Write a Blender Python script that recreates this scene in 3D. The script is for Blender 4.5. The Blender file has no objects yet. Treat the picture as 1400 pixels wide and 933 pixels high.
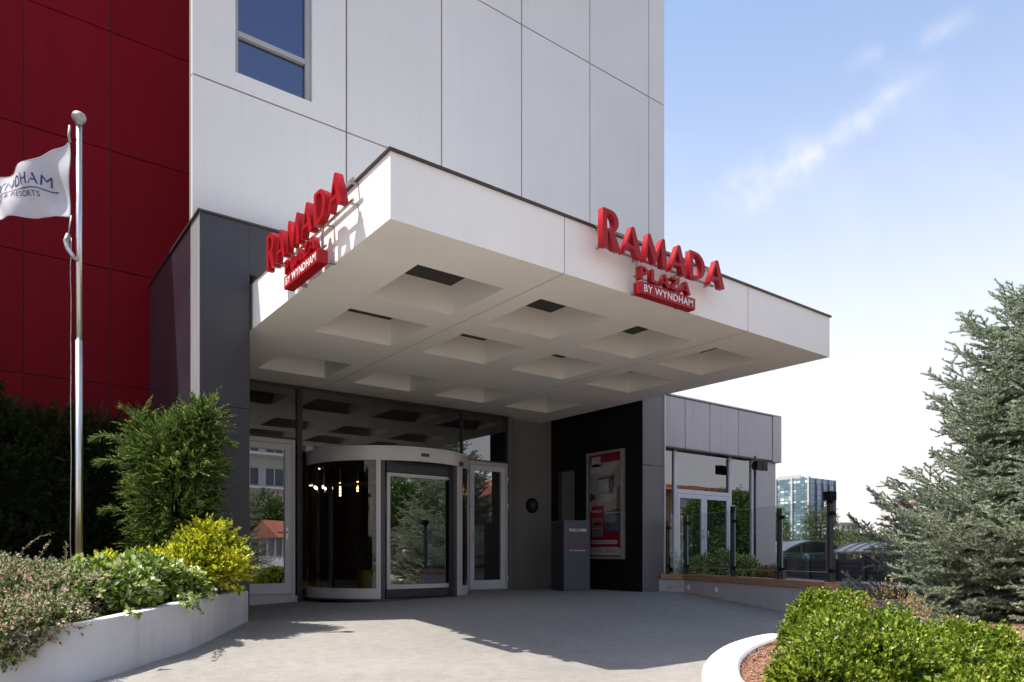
import bpy, math, random
import numpy as np
from mathutils import Vector, Matrix
random.seed(7); RNG = np.random.default_rng(7)
SC = bpy.context.scene; COL = SC.collection
R = math.radians
# ------------------------------------------------------------------ camera, sky, sun, exposure
TH = R(37.17); S_, C_ = math.sin(TH), math.cos(TH)
cam = bpy.data.objects.new("camera", bpy.data.cameras.new("camera")); COL.objects.link(cam)
cam.location = (0, 0, 0.8); cam.rotation_euler = (R(90), 0, -TH)
cam.data.sensor_width = 36; cam.data.lens = 975 / 1400 * 36
cam.data.shift_y = 291 / 1400; cam.data.clip_end = 5000; cam.data.clip_start = 0.05
SC.camera = cam
SUN_DIR = Vector((0.459, -0.206, -1.0)).normalized()      # the way the light travels
SUN_EL = math.asin(-SUN_DIR.z)
world = bpy.data.worlds.new("World"); SC.world = world; world.use_nodes = True
wn = world.node_tree; wn.nodes.clear()
w_out = wn.nodes.new("ShaderNodeOutputWorld"); w_bg = wn.nodes.new("ShaderNodeBackground")
w_sky = wn.nodes.new("ShaderNodeTexSky"); w_sky.sky_type = 'NISHITA'; w_sky.sun_disc = False
w_sky.sun_elevation = SUN_EL
w_sky.sun_rotation = math.atan2(-SUN_DIR.x, -SUN_DIR.y)    # measured from +Y towards +X
w_sky.air_density = 1.0; w_sky.dust_density = 1.0; w_sky.ozone_density = 1.6; w_sky.altitude = 50
# thin cirrus: real sky directions, brighter streaks mixed over the sky
w_tc = wn.nodes.new("ShaderNodeTexCoord"); w_map = wn.nodes.new("ShaderNodeMapping")
w_map.inputs['Rotation'].default_value = (0.5, 0.6, 0.3); w_map.inputs['Scale'].default_value = (1.3, 6.5, 3.2)
w_no = wn.nodes.new("ShaderNodeTexNoise"); w_no.inputs['Scale'].default_value = 1.3
w_no.inputs['Detail'].default_value = 7; w_no.inputs['Distortion'].default_value = 0.6
w_cr = wn.nodes.new("ShaderNodeValToRGB"); w_cr.color_ramp.elements[0].position = 0.52; w_cr.color_ramp.elements[1].position = 0.86
w_cr.color_ramp.elements[1].color = (0.16, 0.16, 0.16, 1)
w_mix = wn.nodes.new("ShaderNodeMixRGB"); w_mix.inputs['Color2'].default_value = (3.6, 3.7, 3.9, 1)
L = wn.links.new
L(w_tc.outputs['Generated'], w_map.inputs['Vector']); L(w_map.outputs['Vector'], w_no.inputs['Vector'])
L(w_no.outputs['Fac'], w_cr.inputs['Fac']); L(w_cr.outputs['Color'], w_mix.inputs['Fac'])
w_sep = wn.nodes.new("ShaderNodeSeparateXYZ"); L(w_tc.outputs['Generated'], w_sep.inputs[0])
w_hz = wn.nodes.new("ShaderNodeMapRange"); w_hz.interpolation_type = 'SMOOTHERSTEP'
w_hz.inputs['From Min'].default_value = 0.70; w_hz.inputs['From Max'].default_value = -0.05; w_hz.inputs['To Min'].default_value = 0.0; w_hz.inputs['To Max'].default_value = 0.97
L(w_sep.outputs['Z'], w_hz.inputs['Value'])
w_hm = wn.nodes.new("ShaderNodeMixRGB"); w_hm.inputs['Color2'].default_value = (3.25, 3.42, 3.78, 1)
L(w_hz.outputs['Result'], w_hm.inputs['Fac']); L(w_sky.outputs['Color'], w_hm.inputs['Color1'])
w_tint = wn.nodes.new("ShaderNodeMixRGB"); w_tint.blend_type = 'MULTIPLY'; w_tint.inputs['Fac'].default_value = 1; w_tint.inputs['Color2'].default_value = (1.10, 0.99, 0.91, 1)
L(w_hm.outputs['Color'], w_tint.inputs['Color1']); L(w_tint.outputs['Color'], w_mix.inputs['Color1'])
def sky_dir(px, py):
    u, v = (px - 700) / 975, (757.5 - py) / 975; return Vector((S_ + u * C_, C_ - u * S_, v)).normalized()
def streak(p0, p1, width, gain, src):
    a, b = sky_dir(*p0), sky_dir(*p1); n = a.cross(b).normalized(); c = (a + b).normalized(); t = n.cross(c).normalized(); half = abs(b.dot(t)) * 1.05
    def vm(vec):
        d = wn.nodes.new("ShaderNodeVectorMath"); d.operation = 'DOT_PRODUCT'; d.inputs[1].default_value = tuple(vec); L(w_tc.outputs['Generated'], d.inputs[0]); return d.outputs['Value']
    def mt(op, x, y=None):
        m = wn.nodes.new("ShaderNodeMath"); m.operation = op
        for k, q in enumerate((x, y)):
            if q is None: continue
            if isinstance(q, (int, float)): m.inputs[k].default_value = q
            else: L(q, m.inputs[k])
        return m.outputs[0]
    n1 = wn.nodes.new("ShaderNodeTexNoise"); n1.inputs['Scale'].default_value = 9; n1.inputs['Detail'].default_value = 8; n1.inputs['Roughness'].default_value = .62; L(w_tc.outputs['Generated'], n1.inputs['Vector'])
    n2 = wn.nodes.new("ShaderNodeTexNoise"); n2.inputs['Scale'].default_value = 40; n2.inputs['Detail'].default_value = 6; L(w_tc.outputs['Generated'], n2.inputs['Vector'])
    q = mt('ADD', vm(n), mt('MULTIPLY', mt('SUBTRACT', n1.outputs['Fac'], .5), width * 3.4)); s_ = vm(t)
    f1 = mt('EXPONENT', mt('MULTIPLY', mt('POWER', mt('DIVIDE', q, width), 2.0), -1.0)); f2 = mt('EXPONENT', mt('MULTIPLY', mt('POWER', mt('ABSOLUTE', mt('DIVIDE', s_, half)), 4.0), -1.0))
    pos = wn.nodes.new("ShaderNodeMath"); pos.operation = 'GREATER_THAN'; pos.inputs[1].default_value = 0.0; L(vm(c), pos.inputs[0])
    f = mt('MULTIPLY', mt('MULTIPLY', mt('MULTIPLY', f1, f2), pos.outputs[0]), mt('MULTIPLY', mt('SUBTRACT', n2.outputs['Fac'], .18), gain))
    mx = wn.nodes.new("ShaderNodeMixRGB"); mx.use_clamp = False; mx.inputs['Color2'].default_value = (3.7, 3.6, 3.7, 1); L(f, mx.inputs['Fac']); L(src, mx.inputs['Color1']); return mx.outputs['Color']
c_ = w_mix.outputs['Color']
c_ = streak((1085, 232), (1250, 120), .0125, 1.0, c_); c_ = streak((985, 275), (1110, 215), .022, .8, c_); c_ = streak((1255, 60), (1330, 15), .010, .5, c_); c_ = streak((1160, 95), (1205, 70), .008, .45, c_)
L(c_, w_bg.inputs['Color'])
w_bg.inputs['Strength'].default_value = 0.14
L(w_bg.outputs['Background'], w_out.inputs['Surface'])
sun = bpy.data.objects.new("sun", bpy.data.lights.new("sun", 'SUN')); COL.objects.link(sun)
sun.data.energy = 3.6; sun.data.angle = R(0.53); sun.data.color = (1.0, 0.94, 0.86)
sun.rotation_euler = SUN_DIR.to_track_quat('-Z', 'Y').to_euler(); sun.location = (-8, 12, 20)
SC.view_settings.view_transform = 'Standard'; SC.view_settings.look = 'None'
SC.view_settings.exposure = 1.18; SC.view_settings.gamma = 1.0
SC.render.engine = 'CYCLES'
SC.cycles.max_bounces = 8; SC.cycles.transparent_max_bounces = 16; SC.cycles.glossy_bounces = 4
SC.cycles.sample_clamp_indirect = 6; SC.cycles.caustics_reflective = False; SC.cycles.caustics_refractive = False

# ------------------------------------------------------------------ helpers
def W(lat, t, z=0.0):
    """lateral metres to the right of the viewing axis, metres ahead -> world"""
    return Vector((t * S_ + lat * C_, t * C_ - lat * S_, z))
def sst(x, a, b):
    u = min(1, max(0, (x - a) / (b - a))); return u * u * (3 - 2 * u)
def G(x, y):
    z = 0.11 * sst(x, 3.0, 6.2) * sst(y, 5.0, 9.0)
    z -= 0.21 * min(1, max(0, (8.3 - y) / 3.9)) * (1 - 0.75 * sst(x, 6.5, 9.5))
    z -= 0.15 * max(0, 1.1 - x) * sst(y, -4, 4) if x > -4 else 0.15 * 5.1 * sst(y, -4, 4)
    far = sst(x * 0.6 + y * 0.8, 17.5, 27); z -= 1.25 * far * sst(x, 10.5, 15)
    return z
WLOC = {}
def wloc(o): return WLOC.get(o.name, Vector((0, 0, 0)))
def tag(o, label=None, cat=None, group=None, kind=None):
    if label: o["label"] = label
    if cat: o["category"] = cat
    if group: o["group"] = group
    if kind: o["kind"] = kind
    return o
def thing(name, label, cat, loc=(0, 0, 0), rz=0.0, group=None):
    o = bpy.data.objects.new(name, None); COL.objects.link(o); o.empty_display_size = 0.2
    o.location = loc; o.rotation_euler = (0, 0, rz); WLOC[o.name] = Vector(loc)
    return tag(o, label, cat, group)
def link(name, me, parent=None, loc=None, mats=()):
    o = bpy.data.objects.new(name, me); COL.objects.link(o)
    if parent is not None: o.parent = parent
    if loc is not None: o.location = loc
    for m in mats: me.materials.append(m)
    WLOC[o.name] = (wloc(parent) if parent is not None else Vector((0, 0, 0))) + Vector(loc or (0, 0, 0))
    return o
class MB:
    def __init__(s): s.v = []; s.f = []; s.m = []; s.smooth = set()
    def poly(s, pts, mi=0):
        i = len(s.v); s.v += [tuple(p) for p in pts]; s.f.append(tuple(range(i, i + len(pts)))); s.m.append(mi)
    def box(s, x0, x1, y0, y1, z0, z1, mi=0):
        i = len(s.v)
        s.v += [(x0, y0, z0), (x1, y0, z0), (x1, y1, z0), (x0, y1, z0), (x0, y0, z1), (x1, y0, z1), (x1, y1, z1), (x0, y1, z1)]
        for q in ((0, 3, 2, 1), (4, 5, 6, 7), (0, 1, 5, 4), (1, 2, 6, 5), (2, 3, 7, 6), (3, 0, 4, 7)):
            s.f.append(tuple(i + k for k in q)); s.m.append(mi)
        return s
    def obox(s, c, ax, hx, hy, z0, z1, mi=0):
        """box centred at c(x,y), half sizes along ax (unit 2d) and its normal"""
        ax = Vector(ax).normalized(); n = Vector((-ax.y, ax.x)); i = len(s.v); c = Vector(c[:2])
        for z in (z0, z1):
            for a, b in ((-1, -1), (1, -1), (1, 1), (-1, 1)):
                p = c + ax * hx * a + n * hy * b; s.v.append((p.x, p.y, z))
        for q in ((0, 3, 2, 1), (4, 5, 6, 7), (0, 1, 5, 4), (1, 2, 6, 5), (2, 3, 7, 6), (3, 0, 4, 7)):
            s.f.append(tuple(i + k for k in q)); s.m.append(mi)
        return s
    def seg(s, a, b, w, z0, z1, mi=0):
        a, b = Vector(a[:2]), Vector(b[:2]); return s.obox((a + b) / 2, b - a, (b - a).length / 2, w / 2, z0, z1, mi)
    def tube(s, pts, rad, n=10, caps=True, mi=0):
        pts = [Vector(p) for p in pts]; rads = rad if isinstance(rad, (list, tuple)) else [rad] * len(pts)
        i0 = len(s.v); d = (pts[1] - pts[0]).normalized(); u = d.orthogonal().normalized()
        for k, p in enumerate(pts):
            if k == 0: d = (pts[1] - pts[0])
            elif k == len(pts) - 1: d = pts[-1] - pts[-2]
            else: d = pts[k + 1] - pts[k - 1]
            d = d.normalized() if d.length > 1e-9 else Vector((0, 0, 1))
            u = (u - d * u.dot(d)); u = u.normalized() if u.length > 1e-6 else d.orthogonal().normalized()
            w = d.cross(u)
            for j in range(n):
                a = 2 * math.pi * j / n; q = p + (u * math.cos(a) + w * math.sin(a)) * rads[k]; s.v.append(tuple(q))
        for k in range(len(pts) - 1):
            for j in range(n):
                a = i0 + k * n + j; b = i0 + k * n + (j + 1) % n
                s.smooth.add(len(s.f)); s.f.append((a, b, b + n, a + n)); s.m.append(mi)
        if caps:
            s.f.append(tuple(i0 + j for j in reversed(range(n)))); s.m.append(mi)
            e = i0 + (len(pts) - 1) * n; s.f.append(tuple(e + j for j in range(n))); s.m.append(mi)
        return s
    def ribbon(s, path, w, z0s, z1s, mi=0):
        """solid wall following a 2d path, centred, with heights per point"""
        n = len(path); path = [Vector(p[:2]) for p in path]; i = len(s.v)
        for k in range(n):
            d = (path[min(k + 1, n - 1)] - path[max(k - 1, 0)]).normalized(); nn = Vector((-d.y, d.x)) * w / 2
            for p, z in ((path[k] + nn, z0s[k]), (path[k] - nn, z0s[k]), (path[k] - nn, z1s[k]), (path[k] + nn, z1s[k])):
                s.v.append((p.x, p.y, z))
        for k in range(n - 1):
            a = i + 4 * k
            for j in range(4):
                s.f.append((a + j, a + 4 + j, a + 4 + (j + 1) % 4, a + (j + 1) % 4)); s.m.append(mi)
        s.f.append((i, i + 1, i + 2, i + 3)); s.m.append(mi); e = i + 4 * (n - 1)
        s.f.append((e + 3, e + 2, e + 1, e)); s.m.append(mi); return s
    def arc(s, c, r0, r1, a0, a1, z0, z1, n=24, mi=0):
        """solid ring sector"""
        i = len(s.v)
        for k in range(n + 1):
            a = a0 + (a1 - a0) * k / n
            for r, z in ((r0, z0), (r1, z0), (r1, z1), (r0, z1)): s.v.append((c[0] + r * math.cos(a), c[1] + r * math.sin(a), z))
        for k in range(n):
            a = i + 4 * k
            for j in range(4):
                s.f.append((a + j, a + (j + 1) % 4, a + 4 + (j + 1) % 4, a + 4 + j)); s.m.append(mi)
        s.f.append((i + 3, i + 2, i + 1, i)); s.m.append(mi); e = i + 4 * n
        s.f.append((e, e + 1, e + 2, e + 3)); s.m.append(mi); return s
    def lathe(s, c, prof, n=20, mi=0):
        i = len(s.v)
        for r, z in prof:
            for j in range(n):
                a = 2 * math.pi * j / n; s.v.append((c[0] + r * math.cos(a), c[1] + r * math.sin(a), c[2] + z))
        for k in range(len(prof) - 1):
            for j in range(n):
                a = i + k * n + j; b = i + k * n + (j + 1) % n
                s.smooth.add(len(s.f)); s.f.append((a, b, b + n, a + n)); s.m.append(mi)
        s.f.append(tuple(i + j for j in reversed(range(n)))); s.m.append(mi)
        e = i + (len(prof) - 1) * n; s.f.append(tuple(e + j for j in range(n))); s.m.append(mi); return s
    def build(s, name, mat, parent=None, loc=None, bevel=0, local=False):
        """verts are world coordinates unless local; the object's origin is the parent's (or loc)"""
        off = Vector((0, 0, 0))
        if parent is not None and not local: off = wloc(parent)
        elif loc is not None and not local: off = Vector(loc)
        me = bpy.data.meshes.new(name)
        me.from_pydata([(x - off.x, y - off.y, z - off.z) for x, y, z in s.v], [], s.f)
        mats = mat if isinstance(mat, (list, tuple)) else [mat]
        o = link(name, me, parent, loc if parent is None else (Vector(loc) if (local and loc is not None) else None), mats)
        for k, p in enumerate(me.polygons):
            p.material_index = s.m[k]; p.use_smooth = k in s.smooth
        me.update()
        if bevel:
            b = o.modifiers.new("bevel", 'BEVEL'); b.width = bevel; b.segments = 2; b.limit_method = 'ANGLE'
        return o

# ------------------------------------------------------------------ materials
def nmat(name):
    m = bpy.data.materials.new(name); m.use_nodes = True; nt = m.node_tree; b = nt.nodes['Principled BSDF']
    return m, nt, b
def noise_col(nt, col, var=0.08, scale=3.0, detail=6, coord='Object', stretch=(1, 1, 1)):
    tc = nt.nodes.new("ShaderNodeTexCoord"); mp = nt.nodes.new("ShaderNodeMapping"); mp.inputs['Scale'].default_value = stretch
    no = nt.nodes.new("ShaderNodeTexNoise"); no.inputs['Scale'].default_value = scale; no.inputs['Detail'].default_value = detail
    cr = nt.nodes.new("ShaderNodeValToRGB"); cr.color_ramp.elements[0].position = 0.3; cr.color_ramp.elements[1].position = 0.7
    cr.color_ramp.elements[0].color = tuple(c * (1 - var) for c in col) + (1,); cr.color_ramp.elements[1].color = tuple(min(1, c * (1 + var)) for c in col) + (1,)
    nt.links.new(tc.outputs[coord], mp.inputs['Vector']); nt.links.new(mp.outputs['Vector'], no.inputs['Vector']); nt.links.new(no.outputs['Fac'], cr.inputs['Fac'])
    return cr.outputs['Color'], no.outputs['Fac'], mp.outputs['Vector']
def paint(name, col, rough=0.5, var=0.06, scale=2.0, metal=0.0, bump=0.0, bscale=60, spec=0.5, stretch=(1, 1, 1), coat=0.0):
    m, nt, b = nmat(name); c, f, v = noise_col(nt, col, var, scale, stretch=stretch)
    nt.links.new(c, b.inputs['Base Color']); b.inputs['Roughness'].default_value = rough; b.inputs['Metallic'].default_value = metal
    b.inputs['Specular IOR Level'].default_value = spec; b.inputs['Coat Weight'].default_value = coat
    rr = nt.nodes.new("ShaderNodeMapRange"); rr.inputs['To Min'].default_value = max(0, rough - 0.07); rr.inputs['To Max'].default_value = min(1, rough + 0.07)
    nt.links.new(f, rr.inputs['Value']); nt.links.new(rr.outputs['Result'], b.inputs['Roughness'])
    if bump:
        n2 = nt.nodes.new("ShaderNodeTexNoise"); n2.inputs['Scale'].default_value = bscale; n2.inputs['Detail'].default_value = 4
        bp = nt.nodes.new("ShaderNodeBump"); bp.inputs['Strength'].default_value = bump; bp.inputs['Distance'].default_value = 0.01
        nt.links.new(v, n2.inputs['Vector']); nt.links.new(n2.outputs['Fac'], bp.inputs['Height']); nt.links.new(bp.outputs['Normal'], b.inputs['Normal'])
    return m
def per_panel(m, amt=0.035, streak=0.05, sc=1.6):
    nt = m.node_tree; b = nt.nodes['Principled BSDF']; src = b.inputs['Base Color'].links[0].from_socket
    ge = nt.nodes.new("ShaderNodeNewGeometry"); r1 = nt.nodes.new("ShaderNodeMapRange"); r1.inputs['To Min'].default_value = 1 - amt; r1.inputs['To Max'].default_value = 1 + amt
    nt.links.new(ge.outputs['Random Per Island'], r1.inputs['Value'])
    tc = nt.nodes.new("ShaderNodeTexCoord"); mp = nt.nodes.new("ShaderNodeMapping"); mp.inputs['Scale'].default_value = (7, 7, .35); no = nt.nodes.new("ShaderNodeTexNoise"); no.inputs['Scale'].default_value = sc; no.inputs['Detail'].default_value = 7
    r2 = nt.nodes.new("ShaderNodeMapRange"); r2.inputs['From Min'].default_value = .52; r2.inputs['From Max'].default_value = .75; r2.inputs['To Min'].default_value = 1; r2.inputs['To Max'].default_value = 1 - streak
    nt.links.new(tc.outputs['Object'], mp.inputs['Vector']); nt.links.new(mp.outputs['Vector'], no.inputs['Vector']); nt.links.new(no.outputs['Fac'], r2.inputs['Value'])
    mu = nt.nodes.new("ShaderNodeMath"); mu.operation = 'MULTIPLY'; nt.links.new(r1.outputs[0], mu.inputs[0]); nt.links.new(r2.outputs[0], mu.inputs[1])
    vm = nt.nodes.new("ShaderNodeVectorMath"); vm.operation = 'SCALE'; nt.links.new(src, vm.inputs[0]); nt.links.new(mu.outputs[0], vm.inputs['Scale']); nt.links.new(vm.outputs[0], b.inputs['Base Color'])
def glass(name, tint=(0.6, 0.65, 0.65), refl=0.08, ior=1.5, gcol=(1, 1, 1), wob=0.0, rough=0.0):
    m = bpy.data.materials.new(name); m.use_nodes = True; nt = m.node_tree; nt.nodes.clear()
    o = nt.nodes.new("ShaderNodeOutputMaterial"); mx = nt.nodes.new("ShaderNodeMixShader")
    t = nt.nodes.new("ShaderNodeBsdfTransparent"); t.inputs['Color'].default_value = tint + (1,)
    g = nt.nodes.new("ShaderNodeBsdfGlossy"); g.inputs['Roughness'].default_value = rough; g.inputs['Color'].default_value = gcol + (1,)
    fr = nt.nodes.new("ShaderNodeFresnel"); fr.inputs['IOR'].default_value = ior
    ad = nt.nodes.new("ShaderNodeMath"); ad.operation = 'ADD'; ad.use_clamp = True; ad.inputs[1].default_value = refl
    ge = nt.nodes.new("ShaderNodeNewGeometry"); mu = nt.nodes.new("ShaderNodeMath"); mu.operation = 'MULTIPLY'; su = nt.nodes.new("ShaderNodeMath"); su.operation = 'SUBTRACT'; su.inputs[0].default_value = 1
    nt.links.new(ge.outputs['Backfacing'], su.inputs[1]); nt.links.new(fr.outputs['Fac'], ad.inputs[0]); nt.links.new(ad.outputs[0], mu.inputs[0]); nt.links.new(su.outputs[0], mu.inputs[1]); nt.links.new(mu.outputs[0], mx.inputs['Fac'])
    nt.links.new(t.outputs[0], mx.inputs[1]); nt.links.new(g.outputs[0], mx.inputs[2]); nt.links.new(mx.outputs[0], o.inputs['Surface'])
    if wob:
        tc = nt.nodes.new("ShaderNodeTexCoord"); no = nt.nodes.new("ShaderNodeTexNoise"); no.inputs['Scale'].default_value = 1.3; no.inputs['Detail'].default_value = 1
        bp = nt.nodes.new("ShaderNodeBump"); bp.inputs['Strength'].default_value = wob; bp.inputs['Distance'].default_value = 0.02
        nt.links.new(tc.outputs['Object'], no.inputs['Vector']); nt.links.new(no.outputs['Fac'], bp.inputs['Height'])
        nt.links.new(bp.outputs['Normal'], g.inputs['Normal'])
    return m
def emit(name, col, st):
    m, nt, b = nmat(name); b.inputs['Base Color'].default_value = col + (1,); b.inputs['Emission Color'].default_value = col + (1,); b.inputs['Emission Strength'].default_value = st
    return m
def leafmat(name, cols, rough=0.45, trans=0.3, spec=0.4):
    """one colour per leaf out of a list of (position, colour)"""
    m = bpy.data.materials.new(name); m.use_nodes = True; nt = m.node_tree; b = nt.nodes['Principled BSDF']; out = nt.nodes['Material Output']
    ge = nt.nodes.new("ShaderNodeNewGeometry"); cr = nt.nodes.new("ShaderNodeValToRGB")
    while len(cr.color_ramp.elements) > 1: cr.color_ramp.elements.remove(cr.color_ramp.elements[0])
    for k, (p, c) in enumerate(cols):
        e = cr.color_ramp.elements[0] if k == 0 else cr.color_ramp.elements.new(p)
        e.position = p; e.color = c + (1,)
    nt.links.new(ge.outputs['Random Per Island'], cr.inputs['Fac']); nt.links.new(cr.outputs['Color'], b.inputs['Base Color'])
    b.inputs['Roughness'].default_value = rough; b.inputs['Specular IOR Level'].default_value = spec
    tr = nt.nodes.new("ShaderNodeBsdfTranslucent"); mx = nt.nodes.new("ShaderNodeMixShader"); mx.inputs['Fac'].default_value = trans
    nt.links.new(cr.outputs['Color'], tr.inputs['Color']); nt.links.new(b.outputs[0], mx.inputs[1]); nt.links.new(tr.outputs[0], mx.inputs[2]); nt.links.new(mx.outputs[0], out.inputs['Surface'])
    return m

M = {}
M['white_panel'] = paint('white_panel', (0.60, 0.595, 0.585), 0.55, 0.035, 0.7, bump=0.12, bscale=25)
M['white_canopy'] = paint('white_canopy', (0.88, 0.86, 0.81), 0.6, 0.03, 1.1, bump=0.15, bscale=30)
M['joint'] = paint('joint', (0.10, 0.095, 0.09), 0.9)
M['joint_light'] = paint('joint_light', (0.20, 0.19, 0.18), 0.9)
M['red_panel'] = paint('red_panel', (0.145, 0.0035, 0.009), 0.45, 0.10, 0.8, spec=0.06, stretch=(1, 1, 0.4))
M['slate'] = paint('slate', (0.038, 0.037, 0.044), 0.42, 0.10, 1.3, spec=0.4)
M['slate_side'] = paint('slate_side', (0.030, 0.026, 0.036), 0.25, 0.12, 1.5, spec=0.5)
M['pale_strip'] = paint('pale_strip', (0.24, 0.24, 0.25), 0.5, 0.15, 2.5, stretch=(1, 1, 0.2))
M['pillar_grey'] = paint('pillar_grey', (0.15, 0.143, 0.145), 0.5, 0.08, 1.2)
M['warm_grey'] = paint('warm_grey', (0.19, 0.18, 0.168), 0.55, 0.06, 1.1)
M['black_gloss'] = paint('black_gloss', (0.008, 0.008, 0.009), 0.3, 0.1, 2, spec=0.15)
M['zinc'] = paint('zinc', (0.41, 0.385, 0.395), 0.42, 0.07, 1.4, metal=0.15, stretch=(1, 1, 0.35))
M['flashing'] = paint('flashing', (0.045, 0.03, 0.027), 0.45)
M['dark_void'] = paint('dark_void', (0.02, 0.02, 0.02), 0.8)
M['alu'] = paint('alu', (0.50, 0.49, 0.49), 0.4, 0.05, 3, metal=0.2)
M['alu_white'] = paint('alu_white', (0.62, 0.63, 0.67), 0.4, 0.04, 3)
M['drum_metal'] = paint('drum_metal', (0.52, 0.50, 0.48), 0.42, 0.06, 2.5, metal=0.1)
M['frame_grey'] = paint('frame_grey', (.30, .30, .31), .45)
M['alu_dark'] = paint('alu_dark', (0.035, 0.035, 0.04), 0.4)
M['steel'] = paint('steel', (0.62, 0.61, 0.60), 0.34, 0.05, 5, metal=1.0)
M['worn_steel'] = paint('worn_steel', (0.33, 0.32, 0.31), 0.5, 0.35, 14, metal=0.5)
M['red_letter'] = paint('red_letter', (0.33, 0.007, 0.012), 0.38, 0.05, 2, spec=0.25)
M['red_bright'] = paint('red_bright', (0.58, 0.018, 0.022), 0.35, 0.04, 3)
M['white_ink'] = paint('white_ink', (0.8, 0.8, 0.8), 0.5, 0.02)
M['navy_ink'] = paint('navy_ink', (0.012, 0.035, 0.13), 0.6, 0.05)
M['wood'] = paint('wood', (0.30, 0.165, 0.095), 0.55, 0.30, 6, stretch=(0.6, 0.6, 14))
M['stucco_grey'] = paint('stucco_grey', (0.38, 0.365, 0.38), 0.85, 0.08, 3, bump=0.25, bscale=40)
M['stucco_white'] = paint('stucco_white', (0.50, 0.495, 0.505), 0.8, 0.07, 2.2, bump=0.25, bscale=35)
M['concrete'] = paint('concrete', (0.62, 0.61, 0.58), 0.85, 0.10, 8, bump=0.3, bscale=80)
M['podium'] = paint('podium', (0.075, 0.08, 0.10), 0.45, 0.05, 3)
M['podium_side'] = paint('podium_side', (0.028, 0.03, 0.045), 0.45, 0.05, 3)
M['curtain'] = glass('curtain_glass', (0.30, 0.30, 0.31), 0.13, 1.55, (0.95, 0.97, 1.0), 0.02)
M['door_glass'] = glass('door_glass', (0.30, 0.31, 0.31), 0.26, 1.5, (0.93, 0.96, 1.0), 0.03)
M['drum_glass'] = glass('drum_glass', (0.74, 0.75, 0.73), 0.05, 1.5, (1, 1, 1), 0.0)
M['annex_glass'] = glass('annex_glass', (0.25, 0.27, 0.28), 0.24, 1.5, (0.66, 0.69, 0.72), 0.04)
M['rail_glass'] = glass('rail_glass', (0.91, 0.935, 0.93), 0.015, 1.40, (0.8, 0.9, 0.95))
M['glass_edge'] = paint('glass_edge', (0.45, 0.52, 0.52), 0.3)
M['tower_glass'] = glass('tower_glass', (0.02, 0.04, 0.10), 0.50, 1.5, (0.26, 0.30, 0.42), 0.03)
M['lamp_warm'] = emit('lamp_warm', (1.0, 0.50, 0.17), 12)
M['lamp_white'] = emit('lamp_white', (1.0, 0.78, 0.5), 12)
M['bark'] = paint('bark', (0.10, 0.075, 0.055), 0.9, 0.3, 12, bump=0.5, bscale=50)
M['twig_bark'] = paint('twig_bark', (0.16, 0.11, 0.07), 0.9, 0.3, 12)
M['soil'] = paint('soil', (0.07, 0.05, 0.035), 0.95, 0.3, 10, bump=0.6, bscale=30)
M['cloth'] = paint('cloth', (0.44, 0.43, 0.46), 0.85, 0.05, 2)
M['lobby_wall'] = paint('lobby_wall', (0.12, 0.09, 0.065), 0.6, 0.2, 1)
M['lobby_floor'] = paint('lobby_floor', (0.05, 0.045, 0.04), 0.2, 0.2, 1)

per_panel(M['white_panel'], .025, .035); per_panel(M['red_panel'], .10, .10); per_panel(M['zinc'], .05, .14); per_panel(M['white_canopy'], 0, .035); per_panel(M['slate'], .05, .12); per_panel(M['stucco_white'], 0, .12); per_panel(M['stucco_grey'], 0, .10)
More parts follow.
